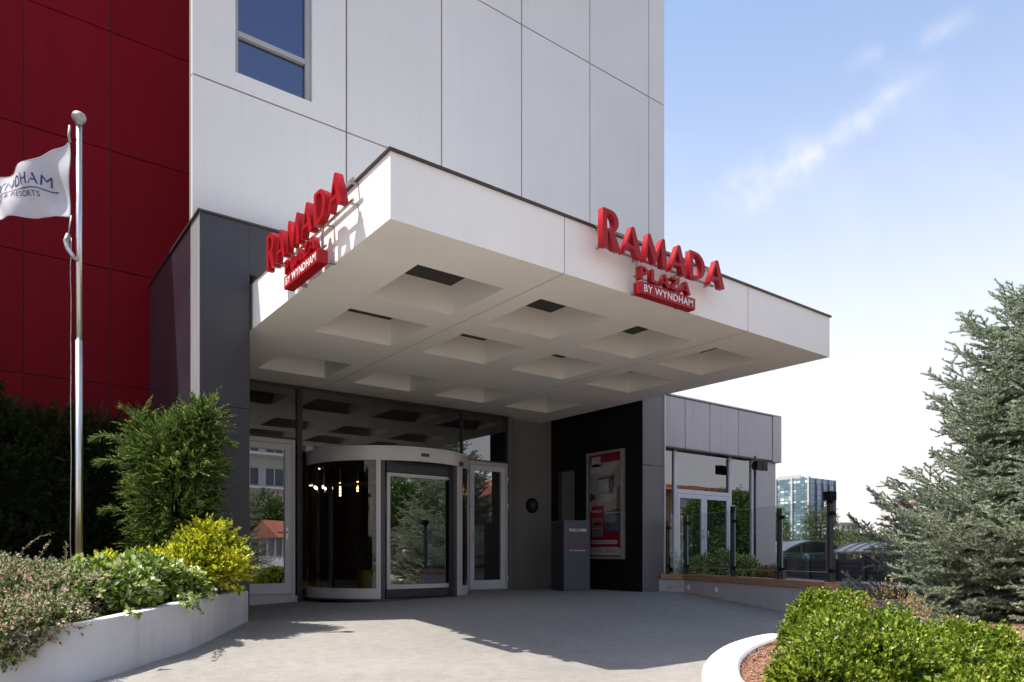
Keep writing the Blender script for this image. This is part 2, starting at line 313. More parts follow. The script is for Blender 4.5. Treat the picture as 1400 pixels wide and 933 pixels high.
# asphalt-like pale drive
def drive_mat():
    m, nt, b = nmat('drive_surface'); N = nt.nodes.new; K = nt.links.new
    tc = N("ShaderNodeTexCoord")
    n1 = N("ShaderNodeTexNoise"); n1.inputs['Scale'].default_value = 0.55; n1.inputs['Detail'].default_value = 6; n1.inputs['Roughness'].default_value = 0.6
    n2 = N("ShaderNodeTexNoise"); n2.inputs['Scale'].default_value = 130; n2.inputs['Detail'].default_value = 3; n2.inputs['Roughness'].default_value = 0.8
    n3 = N("ShaderNodeTexNoise"); n3.inputs['Scale'].default_value = 9; n3.inputs['Detail'].default_value = 8
    vo = N("ShaderNodeTexVoronoi"); vo.inputs['Scale'].default_value = 75
    for n in (n1, n2, n3, vo): K(tc.outputs['Object'], n.inputs['Vector'])
    c1 = N("ShaderNodeValToRGB"); c1.color_ramp.elements[0].position = 0.35; c1.color_ramp.elements[1].position = 0.7
    c1.color_ramp.elements[0].color = (0.255, 0.242, 0.222, 1); c1.color_ramp.elements[1].color = (0.315, 0.298, 0.274, 1)
    K(n1.outputs['Fac'], c1.inputs['Fac'])
    c2 = N("ShaderNodeValToRGB"); c2.color_ramp.elements[0].position = 0.3; c2.color_ramp.elements[1].position = 0.72
    c2.color_ramp.elements[0].color = (0.55, 0.55, 0.55, 1); c2.color_ramp.elements[1].color = (1.3, 1.3, 1.3, 1); K(n2.outputs['Fac'], c2.inputs['Fac'])
    c3 = N("ShaderNodeValToRGB"); c3.color_ramp.elements[0].position = 0.30; c3.color_ramp.elements[1].position = 0.62
    c3.color_ramp.elements[0].color = (0.90, 0.895, 0.885, 1); c3.color_ramp.elements[1].color = (1.04, 1.04, 1.04, 1); K(n3.outputs['Fac'], c3.inputs['Fac'])
    m1 = N("ShaderNodeMixRGB"); m1.blend_type = 'MULTIPLY'; m1.inputs['Fac'].default_value = 1; K(c1.outputs[0], m1.inputs[1]); K(c2.outputs[0], m1.inputs[2])
    m2 = N("ShaderNodeMixRGB"); m2.blend_type = 'MULTIPLY'; m2.inputs['Fac'].default_value = 1; K(m1.outputs[0], m2.inputs[1]); K(c3.outputs[0], m2.inputs[2])
    K(m2.outputs[0], b.inputs['Base Color']); b.inputs['Roughness'].default_value = 0.72; b.inputs['Specular IOR Level'].default_value = 0.35
    bp = N("ShaderNodeBump"); bp.inputs['Strength'].default_value = 0.5; bp.inputs['Distance'].default_value = 0.004
    K(vo.outputs['Distance'], bp.inputs['Height']); K(bp.outputs['Normal'], b.inputs['Normal'])
    return m
M['drive'] = drive_mat()

def curve_mesh(splines, depth):
    """closed 2d outlines (with holes) -> solid letter mesh; x right, z up, front at y=0, back at y=depth"""
    cu = bpy.data.curves.new("tmp", 'CURVE'); cu.dimensions = '2D'; cu.fill_mode = 'BOTH'; cu.extrude = depth / 2
    for pts in splines:
        sp = cu.splines.new('POLY'); sp.points.add(len(pts) - 1); sp.use_cyclic_u = True
        for k, p in enumerate(pts): sp.points[k].co = (p[0], p[1], 0, 1)
    ob = bpy.data.objects.new("tmp", cu); me = bpy.data.meshes.new_from_object(ob)
    bpy.data.objects.remove(ob); bpy.data.curves.remove(cu)
    me.transform(Matrix.Translation((0, depth / 2, 0)) @ Matrix.Rotation(R(90), 4, 'X'))
    return me
def text_mesh(body, width, depth=0.003, cap=None, bold=0.0, space=1.0):
    """text in x/z plane, front towards -y, left bottom at the origin, scaled to width (and cap height)"""
    cu = bpy.data.curves.new("tmp", 'FONT'); cu.body = body; cu.size = 1; cu.extrude = 0.01; cu.offset = bold; cu.space_character = space
    cu.resolution_u = 3
    ob = bpy.data.objects.new("tmp", cu); me = bpy.data.meshes.new_from_object(ob)
    bpy.data.objects.remove(ob); bpy.data.curves.remove(cu)
    xs = [v.co.x for v in me.vertices]; ys = [v.co.y for v in me.vertices]; zs = [v.co.z for v in me.vertices]
    sx = width / (max(xs) - min(xs)); sy = sx if cap is None else cap / (max(ys) - min(ys)); sz = depth / (max(zs) - min(zs))
    me.transform(Matrix.Translation((-min(xs), -min(ys), -min(zs)))); me.transform(Matrix.Diagonal((sx, sy, sz, 1)))
    me.transform(Matrix.Rotation(R(90), 4, 'X')); me.transform(Matrix.Translation((0, 0, 0)))
    # now extends from y=0 back to y=-depth : front is y=-depth
    return me

# ------------------------------------------------------------------ fast foliage meshes
def norm(a): return a / np.maximum(1e-9, np.linalg.norm(a, axis=-1, keepdims=True))
def raw_mesh(name, verts, faces, mat, parent=None, loc=(0, 0, 0), smooth=False):
    n = len(verts); k = faces.shape[1]; nf = len(faces)
    me = bpy.data.meshes.new(name); off = np.array(wloc(parent) if parent is not None else Vector(loc))
    me.vertices.add(n); me.vertices.foreach_set('co', (verts - off).astype(np.float32).ravel())
    me.loops.add(nf * k); me.loops.foreach_set('vertex_index', faces.astype(np.int32).ravel())
    me.polygons.add(nf); me.polygons.foreach_set('loop_start', np.arange(0, nf * k, k, dtype=np.int32)); me.polygons.foreach_set('loop_total', np.full(nf, k, dtype=np.int32))
    me.update(calc_edges=True); me.validate()
    return link(name, me, parent, None if parent is not None else loc, [mat])
def leaves(name, P, D, Nn, Ln, Wn, mat, parent=None, loc=(0, 0, 0), fold=0.18):
    D = norm(D); Sd = norm(np.cross(D, Nn)); Nn = np.cross(Sd, D); Ln = np.asarray(Ln)[:, None]; Wn = np.asarray(Wn)[:, None]
    mid = P + D * Ln * 0.5
    V = np.stack([P, mid + Sd * Wn * .5 + Nn * Wn * fold, P + D * Ln, mid - Sd * Wn * .5 + Nn * Wn * fold], 1).reshape(-1, 3)
    i = np.arange(len(P))[:, None] * 4
    F = np.concatenate([i + np.array([[0, 1, 2]]), i + np.array([[0, 2, 3]])], 0)
    return raw_mesh(name, V, F, mat, parent, loc)
def lumpy(d, seed, amp):
    r = np.random.default_rng(seed); k = r.normal(size=(7, 3)) * 3.2; ph = r.uniform(0, 6.28, 7)
    return 1 + amp * np.sin(d @ k.T + ph).mean(1) * 2.2
def blob_twigs(blobs, n, seed, depth=0.3, up=0.45, jitter=0.45, amp=0.16, low=-0.35):
    """start points and directions of n twigs on a set of ellipsoids"""
    r = np.random.default_rng(seed); B = np.array(blobs, float)
    wgt = (B[:, 3] * B[:, 4] + B[:, 3] * B[:, 5] + B[:, 4] * B[:, 5]); idx = r.choice(len(B), n * 2, p=wgt / wgt.sum())
    d = norm(r.normal(size=(n * 2, 3))); keep = d[:, 2] > low; idx = idx[keep]; d = d[keep]
    c = B[idx, :3]; rad = B[idx, 3:]
    k = lumpy(d, seed + 5, amp) * (1 - depth * r.random(len(d)) ** 1.6)
    P = c + d * rad * k[:, None]
    inside = np.zeros(len(P), bool)
    for j in range(len(B)):
        q = (P - B[j, :3]) / B[j, 3:]; inside |= (np.linalg.norm(q, axis=1) < 0.66) & (idx != j)
    P, d, rad = P[~inside], d[~inside], rad[~inside]; P, d = P[:n], d[:n]
    nd = norm(d / rad[:n]); D = norm(nd + np.array([0, 0, up]) + r.normal(size=nd.shape) * jitter)
    return P, D
def twig_leaves(P, D, L, k, ls, lw, seed, spread=0.9, tipup=0.0):
    """k leaves along every twig"""
    r = np.random.default_rng(seed); n = len(P); L = np.asarray(L) if np.ndim(L) else np.full(n, L)
    ref = norm(np.cross(D, r.normal(size=D.shape))); ref2 = np.cross(D, ref)
    f = (np.arange(k) + 0.5) / k; f = f[None] + r.normal(size=(n, k)) * 0.04
    ang = np.arange(k)[None] * 2.4 + r.uniform(0, 6.28, (n, 1)) + r.normal(size=(n, k)) * .3
    side = ref[:, None] * np.cos(ang)[..., None] + ref2[:, None] * np.sin(ang)[..., None]
    sp = spread * (1 - 0.45 * f)[..., None]
    LD = norm(D[:, None] + side * sp + np.array([0, 0, tipup])); LP = P[:, None] + D[:, None] * (f * L[:, None])[..., None]
    NN = norm(D[:, None] * 0.8 - side * 0.5 + r.normal(size=LD.shape) * 0.25 + np.array([0, 0, 0.3]))
    s = r.uniform(0.65, 1.15, (n, k))
    return LP.reshape(-1, 3), LD.reshape(-1, 3), NN.reshape(-1, 3), (s * ls).ravel(), (s * lw).ravel()
def shrub(name, label, cat, base, blobs, n, tl, k, ls, lw, mat, seed, group=None, stems=6, part='foliage', **kw):
    """plant thing > foliage, stem"""
    t = thing(name, label, cat, base, 0, group)
    P, D = blob_twigs(blobs, n, seed, **kw)
    LP, LD, NN, a, b = twig_leaves(P, D, RNG.uniform(0.6, 1.2, len(P)) * tl, k, ls, lw, seed + 1)
    leaves(part, LP, LD, NN, a, b, mat, t)
    # inner, larger leaves so that the plant is not hollow
    P2, D2 = blob_twigs([(x, y, z, rx * .72, ry * .72, rz * .74) for x, y, z, rx, ry, rz in blobs], n // 3, seed + 9, low=-0.8, depth=0.5)
    st = MB(); r = random.Random(seed)
    for i in range(stems):
        b0 = Vector(base) + Vector((r.uniform(-.05, .05), r.uniform(-.05, .05), -0.03)); bl = blobs[i % len(blobs)]
        e = Vector((bl[0] + r.uniform(-.5, .5) * bl[3], bl[1] + r.uniform(-.5, .5) * bl[4], bl[2] + r.uniform(0, .5) * bl[5]))
        mid = (b0 + e) / 2 + Vector((r.uniform(-.05, .05), r.uniform(-.05, .05), 0.03))
        st.tube([b0, mid, e], [0.012, 0.008, 0.003], 6)
    st.build('stem', M['twig_bark'], t)
    LP, LD, NN, a, b = twig_leaves(P2, D2, np.full(len(P2), tl), max(4, k // 2), ls * 1.5, lw * 1.7, seed + 2)
    leaves('inner_foliage', LP, LD, NN, a, b, mat, t)
    return t

# ================================================================== THE SETTING
def ground_sheet():
    xs = sorted(set([-600, -200, -80, -40, -25] + list(np.arange(-16, 20.01, 0.4).round(2)) + [22, 25, 30, 36, 45, 60, 90, 150, 300, 700, 1500]))
    ys = sorted(set([-600, -200, -80, -40, -25] + list(np.arange(-12, 13.01, 0.4).round(2)) + [16, 20, 25, 30, 36, 45, 60, 90, 150, 300, 700, 1500]))
    v = [(x, y, G(x, y)) for y in ys for x in xs]; nx = len(xs)
    f = [(j * nx + i, j * nx + i + 1, (j + 1) * nx + i + 1, (j + 1) * nx + i) for j in range(len(ys) - 1) for i in range(nx - 1)]
    me = bpy.data.meshes.new('ground'); me.from_pydata(v, [], f)
    for p in me.polygons: p.use_smooth = True
    o = link('ground', me, None, None, [M['drive']]); tag(o, kind='structure'); return o
ground_sheet()

# ------------------------------------------------------------------ red wing
def red_wing():
    t = thing('red_wing', 'deep red panelled wall of the building behind the flagpole', 'building', (-4, 11.6, 0))
    xs = [2.09 + 1.03 - 0.0]; x = 2.62
    edges_x = [2.9] + [2.09 + .02 - 0.515 - 1.03 * k + .015 for k in range(15)]      # joints at 1.59, .56 ...
    edges_x = [2.9] + [1.59 - 1.03 * k for k in range(15)]
    edges_z = [-0.3, 1.52, 3.22, 4.87, 6.57, 8.27, 9.95, 11.6]
    m = MB()
    for a, b in zip(edges_x[1:], edges_x[:-1]):
        for c, d in zip(edges_z[:-1], edges_z[1:]): m.box(a + .006, b - .006, 11.6, 11.63, c + .006, d - .006)
    m.build('cladding', M['red_panel'], t, bevel=0.003)
    MB().box(-14.5, 2.9, 11.632, 16, -.3, 11.58).build('wall', M['joint'], t)
    MB().box(-14.6, 2.92, 11.57, 16.05, 11.6, 11.72).build('roof_edge', M['flashing'], t)
red_wing()

# ------------------------------------------------------------------ white tower
def white_tower():
    t = thing('white_tower', 'tall white panelled tower above the entrance canopy', 'building', (6.3, 9.03, 0))
    xs = [2.09, 4.04, 5.54, 7.04, 8.54, 10.04, 10.47]; zs = [3.7, 6.5, 9.3, 12.1, 14.9, 17.7, 20.5, 23.3, 26.0]
    wx0, wx1, wz0, wz1 = 2.585, 3.56, 6.72, 8.75
    m = MB(); g = .011
    for a, b in zip(xs[:-1], xs[1:]):
        for c, d in zip(zs[:-1], zs[1:]):
            if c == 3.7 and a < 10: c = 4.085
            if a == 2.09 and c == 6.5:
                m.box(a + (0 if a == 2.09 else g), wx0, 9.03, 9.09, c + g, d - g); m.box(wx1, b - g, 9.03, 9.09, c + g, d - g)
                m.box(wx0, wx1, 9.03, 9.09, c + g, wz0); m.box(wx0, wx1, 9.03, 9.09, wz1, d - g)
            else: m.box(a + (0 if a == 2.09 else g), b - (0 if b == 10.47 else g), 9.03, 9.09, c + g, d - g)
    m.build('cladding', M['white_panel'], t)
    m = MB()       # backing behind the joints, open at the window
    m.box(2.095, wx0 - .03, 9.093, 9.2, 4.09, 26); m.box(wx1 + .03, 10.0, 9.093, 9.2, 4.09, 26); m.box(10.0, 10.465, 9.093, 9.2, 3.82, 26)
    m.box(wx0 - .03, wx1 + .03, 9.093, 9.2, 4.09, wz0 - .03); m.box(wx0 - .03, wx1 + .03, 9.093, 9.2, wz1 + .03, 26)
    m.build('joint_backing', M['joint_light'], t)
    MB().box(2.95, 10.42, 9.55, 22, 4.1, 26).box(3.2, 10.42, 9.202, 9.55, 9.2, 26).box(4.2, 10.42, 9.202, 9.55, 4.1, 9.2).build('wall', M['white_panel'], t)
    MB().box(2.05, 10.52, 8.99, 22.05, 26.0, 26.15).build('roof_edge', M['flashing'], t)
    f = MB()
    f.box(wx0, wx0 + .045, 9.07, 9.17, wz0, wz1); f.box(wx1 - .075, wx1, 9.07, 9.17, wz0, wz1)
    f.box(wx0 + .045, wx1 - .075, 9.07, 9.17, wz0, wz0 + .012); f.box(wx0 + .045, wx1 - .075, 9.07, 9.17, wz1 - .05, wz1)
    f.box(wx0 + .045, wx1 - .075, 9.075, 9.165, 7.21, 7.275)
    wf = f.build('window_frame', M['frame_grey'], t, bevel=.003)
    MB().box(wx0 + .045, wx1 - .075, 9.125, 9.135, 6.732, 7.21).build('pane', M['tower_glass'], wf)
    MB().box(wx0 + .045, wx1 - .075, 9.125, 9.135, 7.275, wz1 - .05).build('pane', M['tower_glass'], wf)
    MB().box(wx0, wx1, 9.3, 9.31, wz0, wz1).build('blind', M['navy_ink'], t)
white_tower()

# ------------------------------------------------------------------ dark portal around the entrance
def portal():
    t = thing('entrance_portal', 'dark grey portal frame left of and above the canopy', 'portal', (2.4, 8.7, 0))
    m = MB(); m.box(2.094, 2.655, 8.70, 8.99, -.2, 2.527).box(2.094, 2.655, 8.70, 8.99, 2.537, 4.74)
    m.build('front_panel', M['slate'], t, bevel=.003)
    MB().box(2.657, 10.25, 8.70, 8.99, 4.14, 4.74).build('lintel', M['slate'], t)
    MB().box(2.09, 2.094, 8.703, 9.12, -.2, 2.527).box(2.09, 2.094, 8.703, 9.12, 2.537, 4.74).build('side_strip', M['pale_strip'], t)
    MB().box(2.0905, 2.655, 9.123, 11.59, -.2, 4.74).box(2.2, 2.655, 8.993, 9.12, -.2, 4.74).build('side_panel', M['slate_side'], t)
    MB().box(2.07, 10.28, 8.68, 9.02, 4.742, 4.765).box(2.07, 2.68, 9.02, 11.59, 4.742, 4.765).build('top_trim', M['flashing'], t)
    MB().box(2.098, 2.65, 8.72, 8.98, 2.527, 2.537).build('joint', M['joint'], t)
    MB().box(2.66, 2.70, 8.9, 9.0, 3.3, 4.138).build('gap_shade', M['dark_void'], t)  # near-black box added in the slot to stand for its shade
portal()
def pillar():
    t = thing('corner_pillar', 'grey clad pillar between black wall and glazed side building', 'pillar', (10, 8.87, 0))
    MB().box(9.702, 10.27, 8.87, 9.02, -.1, 2.415).box(9.702, 10.27, 8.87, 9.02, 2.427, 4.13).box(9.72, 10.26, 8.89, 9.02, 2.41, 2.43).build('cladding', M['pillar_grey'], t, bevel=.002)
    MB().box(10.272, 10.30, 8.85, 9.0, -.1, 4.14).build('corner_trim', M['white_panel'], t)
pillar()
def entrance_walls():
    o = MB().box(8.50, 9.70, 11.43, 11.6, -.1, 3.508).box(9.435, 9.70, 11.43, 11.6, 3.508, 4.08).build('grey_wall', M['warm_grey'], None, (9.1, 11.43, 0)); tag(o, 'plain warm grey wall carrying the round plaque', 'wall')
    o = MB().box(8.42, 8.50, 11.20, 11.6, -.1, 3.505).build('wall_end', M['pillar_grey'], None, (8.46, 11.2, 0)); tag(o, 'narrow grey wall end beside the right side door', 'wall')
    t = thing('black_wall', 'glossy black side wall behind the poster case and welcome stand', 'wall', (9.7, 10, 0))
    MB().box(9.70, 9.95, 9.025, 10.70, -.1, 4.08).box(9.70, 9.95, 8.88, 9.025, -.1, 4.08).box(9.70, 9.95, 11.22, 11.6, -.1, 4.08).box(9.70, 9.95, 10.70, 11.22, 2.50, 4.08).box(9.70, 9.95, 10.70, 11.22, -.1, .16).build('wall_face', M['black_gloss'], t)
    MB().box(9.80, 9.82, 10.70, 11.22, .16, 2.50).build('recess_pane', M['pane_reflection'], t)
    MB().box(9.71, 9.80, 10.70, 10.72, .16, 2.50).box(9.71, 9.80, 11.20, 11.22, .16, 2.50).build('recess_frame', M['alu_dark'], t)
M['pane_reflection'] = paint('pane_reflection', (0.16, 0.155, 0.15), 0.25, 0.25, 1.2)  # opaque grey, the reflection in the recessed glass put in as colour
entrance_walls()

# ------------------------------------------------------------------ canopy
def canopy():
    x0, x1, y0, y1, z0, z1 = 2.70, 9.43, 5.19, 11.62, 3.512, 4.06
    t = thing('entrance_canopy', 'large white entrance canopy with square recesses in its underside', 'canopy', (6.0, 8.2, z0))
    cx = [3.335 + 1.49 * k for k in range(4)]; cy = [(5.86, 6.88), (7.36, 8.37), (9.54, 10.52)]; zc = 3.852; cw = 1.01
    X = [x0] + [v for c in cx for v in (c, c + cw)] + [x1]; Y = [y0] + [v for c in cy for v in c] + [y1]
    m = MB()
    for i in range(len(X) - 1):
        for j in range(len(Y) - 1):
            a, b, c, d = X[i], X[i + 1], Y[j], Y[j + 1]
            if i % 2 == 1 and j % 2 == 1:
                m.poly([(a, c, z0), (a, c, zc), (a, d, zc), (a, d, z0)]); m.poly([(b, c, z0), (b, d, z0), (b, d, zc), (b, c, zc)])
                m.poly([(a, c, z0), (b, c, z0), (b, c, zc), (a, c, zc)]); m.poly([(a, d, z0), (a, d, zc), (b, d, zc), (b, d, z0)])
            else: m.poly([(a, c, z0), (a, d, z0), (b, d, z0), (b, c, z0)])
    for q in ([(x0, y0), (x1, y0)], [(x1, y0), (x1, y1)], [(x1, y1), (x0, y1)], [(x0, y1), (x0, y0)]):
        (a, b), (c, d) = q; m.poly([(a, b, z0), (c, d, z0), (c, d, z1), (a, b, z1)])
    m.poly([(x0, y0, z1), (x1, y0, z1), (x1, y1, z1), (x0, y1, z1)])
    m.build('slab', M['white_canopy'], t)
    for c in cx:
        for a, b in cy:
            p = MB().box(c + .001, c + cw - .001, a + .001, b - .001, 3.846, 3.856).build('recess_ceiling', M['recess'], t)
            if b < 9:
                MB().lathe((c + cw * .5, a + .35, 3.834), [(.034, .012), (.034, 0), (.02, 0), (.018, .008)], 12).build('downlight', M['alu'], p)
    e = MB(); h = .022
    e.box(x0 - .02, x1 + .02, y0 - .022, y0 + .05, z1 + .001, z1 + h); e.box(x0 - .02, x0 + .05, y0 + .05, 8.69, z1 + .001, z1 + h); e.box(x1 - .05, x1 + .02, y0 + .05, y1, z1 + .001, z1 + h)
    e.build('roof_edge', M['flashing'], t)
    j = MB()
    for xx in (4.572, 7.545):
        j.box(xx - .003, xx + .003, y0 - .0015, y0, z0, z1)
        j.box(xx - .003, xx + .003, y0, 11.2, z0 - .0012, z0)
    j.build('joint', M['joint_light'], t)
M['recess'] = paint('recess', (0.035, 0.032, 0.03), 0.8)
canopy()

# ------------------------------------------------------------------ sign letters
def arcpts(cx, cy, rx, ry, a0, a1, n=9): return [(cx + rx * math.cos(R(a0 + (a1 - a0) * k / n)), cy + ry * math.sin(R(a0 + (a1 - a0) * k / n))) for k in range(n + 1)]
GL = {
 'A': [[(0, 0), (.10, 0), (.205, .24), (.60, .24), (.68, 0), (.97, 0), (.58, 1), (.44, 1)], [(.255, .35), (.565, .35), (.445, .78)]],
 'M': [[(0, 0), (.10, 0), (.225, .66), (.50, .03), (.60, .03), (.87, .68), (.92, 0), (1.20, 0), (1.06, 1), (.94, 1), (.61, .40), (.31, 1), (.20, 1)]],
 'D': [[(0, 0)] + arcpts(.38, .5, .60, .5, -90, 90, 14) + [(0, 1)], [(.21, .11), (.21, .89)] + arcpts(.40, .5, .35, .39, 90, -90, 12)],
 'R': [[(0, 0), (.25, 0), (.25, .42), (.30, .42), (.56, 0), (.93, 0), (.60, .44)] + arcpts(.42, .715, .40, .285, -60, 90, 10) + [(0, 1)], [(.22, .50), (.22, .89)] + arcpts(.36, .695, .22, .195, 90, -90, 8)],
 'P': [[(0, 0), (.27, 0), (.27, .38), (.42, .38)] + arcpts(.42, .69, .36, .31, -90, 90, 10) + [(0, 1)], [(.27, .55), (.27, .84)] + arcpts(.38, .695, .15, .145, 90, -90, 8)],
 'L': [[(0, 0), (.70, 0), (.70, .20), (.27, .20), (.27, 1), (0, 1)]],
 'Z': [[(0, 0), (.80, 0), (.80, .20), (.34, .20), (.80, .84), (.80, 1), (.03, 1), (.03, .80), (.46, .80), (0, .16)]],
}
def letter(ch, x, z, w, h, depth, parent, y=0.0):
    wmax = max(p[0] for p in GL[ch][0]); me = curve_mesh([[(p[0] / wmax * w, p[1] * h) for p in s] for s in GL[ch]], depth)
    o = link('letter', me, parent, (x, y, z), [M['red_letter']]); b = o.modifiers.new('bevel', 'BEVEL'); b.width = .003; b.segments = 1; b.limit_method = 'ANGLE'; b.angle_limit = R(50)
    return o
def canopy_sign(label, loc, rz):
    t = thing('canopy_sign', label, 'sign', loc, rz, 'red letter signs on the canopy')
    d = .068
    for ch, x, w, h in (('R', 0, .25, .372), ('A', .275, .285, .292), ('M', .59, .355, .292), ('A', .985, .28, .292), ('D', 1.31, .26, .292), ('A', 1.63, .29, .292)):
        letter(ch, x, 0.0, w, h, d, t)
    for ch, x, w in (('P', .535, .115), ('L', .70, .11), ('A', .835, .155), ('Z', 1.01, .13), ('A', 1.165, .165)):
        letter(ch, x, -.195, w, .13, d * .9, t, .004)
    r = MB()
    for z in (.05, .235): r.box(.04, 1.88, .118, .135, z, z + .02)
    for x in (.58, 1.24): r.box(x, x + .022, .10, .118, -.20, .24)
    r.box(.56, 1.30, .118, .13, -.14, -.125)
    for x in (.1, .62, 1.28, 1.8): r.box(x, x + .02, .135, .205, .052, .068); r.box(x, x + .02, .135, .205, .237, .253)
    r.build('mounting_rails', M['worn_steel'], t, local=True)
    p = MB().box(.532, 1.40, 0, .10, -.345, -.222).build('name_plate', M['red_letter'], t, local=True, bevel=.003)
    me = text_mesh("BY WYNDHAM", .77, .003, .072, .003, 1.10)
    link('lettering', me, p, (.585, -.0005, -.319), [M['white_ink']])
    MB().box(.60, .63, .10, .205, -.30, -.27).build('bracket', M['worn_steel'], t, local=True)
    MB().box(1.30, 1.33, .10, .205, -.30, -.27).build('bracket', M['worn_steel'], t, local=True)
canopy_sign('red raised letter sign on the front edge of the canopy', (4.887, 4.985, 3.80), 0)
canopy_sign('sunlit red raised letter sign on the left edge of the canopy', (2.495, 7.60, 3.79), R(-90))

# ------------------------------------------------------------------ glazed entrance front
YW = 11.26; ZF = 0.10
def curtain_wall():
    t = thing('glazed_front', 'dark glazed band under the canopy above the entrance doors', 'glazing', (5.5, YW, 2.64))
    f = MB(); f.box(2.66, 8.418, YW - .03, YW + .05, 3.455, 3.505); f.box(4.175, 4.26, YW - .04, YW + .06, -.05, 3.455); f.box(7.33, 7.36, YW - .03, YW + .05, 2.50, 3.455)
    f.box(2.66, 4.175, YW - .02, YW + .04, 2.63, 2.665); f.box(7.1, 7.33, YW - .02, YW + .04, 2.50, 2.53); f.box(7.36, 8.418, YW - .02, YW + .04, 2.575, 2.60)
    f.build('frame', M['alu_dark'], t)
    for a, b, c in ((2.66, 4.175, 2.665), (4.26, 7.33, 2.46), (7.36, 8.418, 2.60)): MB().box(a, b, YW, YW + .012, c, 3.455).build('pane', M['curtain'], t)
    o = MB().box(2.66, 4.175, YW - .05, YW + .1, -.1, .13).build('threshold', M['alu'], None, (3.4, YW, 0)); tag(o, 'grey metal threshold panel below the left side door', 'threshold')
curtain_wall()
def side_door(name, label, x0, x1, z0, z1, handle_x, hinge_x):
    t = thing(name, label, 'door', ((x0 + x1) / 2, YW, z0), 0, 'aluminium side doors of the entrance')
    y = YW - .05
    fr = MB(); fr.box(x0, x0 + .07, y, y + .09, z0, z1); fr.box(x1 - .07, x1, y, y + .09, z0, z1); fr.box(x0 + .07, x1 - .07, y, y + .09, z1 - .075, z1); fr.box(x0 + .07, x1 - .07, y, y + .09, z0, z0 + .03)
    fr.build('door_frame', M['alu'], t, bevel=.004)
    a, b, c, d = x0 + .076, x1 - .076, z0 + .036, z1 - .081; w = .10
    lf = MB(); lf.box(a, a + w, y - .012, y + .05, c, d); lf.box(b - w, b, y - .012, y + .05, c, d); lf.box(a + w, b - w, y - .012, y + .05, d - w, d); lf.box(a + w, b - w, y - .012, y + .05, c, c + .17)
    l = lf.build('door_leaf', M['alu_white'], t, bevel=.004)
    MB().box(a + w, b - w, y + .016, y + .026, c + .17, d - w).build('pane', M['door_glass'], l)
    h = MB(); h.box(handle_x - .02, handle_x + .02, y - .022, y - .013, 1.02, 1.22); h.tube([(handle_x, y - .022, 1.14), (handle_x, y - .065, 1.14), (handle_x + (.11 if handle_x < (a + b) / 2 else -.11), y - .068, 1.14)], .009, 8)
    h.build('handle', M['steel'], l)
    for z in (.30, 1.72, 2.24):
        hh = MB().box(hinge_x - .025, hinge_x + .025, y - .05, y - .013, z, z + .05); hh.tube([(hinge_x + .02, y - .03, z - .06), (hinge_x + .02, y - .03, z + .055)], .012, 8); hh.build('hinge', M['alu_white'], t)
side_door('side_door', 'pale aluminium glazed door at the left beside the dark portal', 3.06, 4.14, .13, 2.625, 4.0, 3.1)
side_door('side_door', 'aluminium glazed door with three hinges right of the revolving door', 7.42, 8.40, .09, 2.57, 7.56, 8.355)

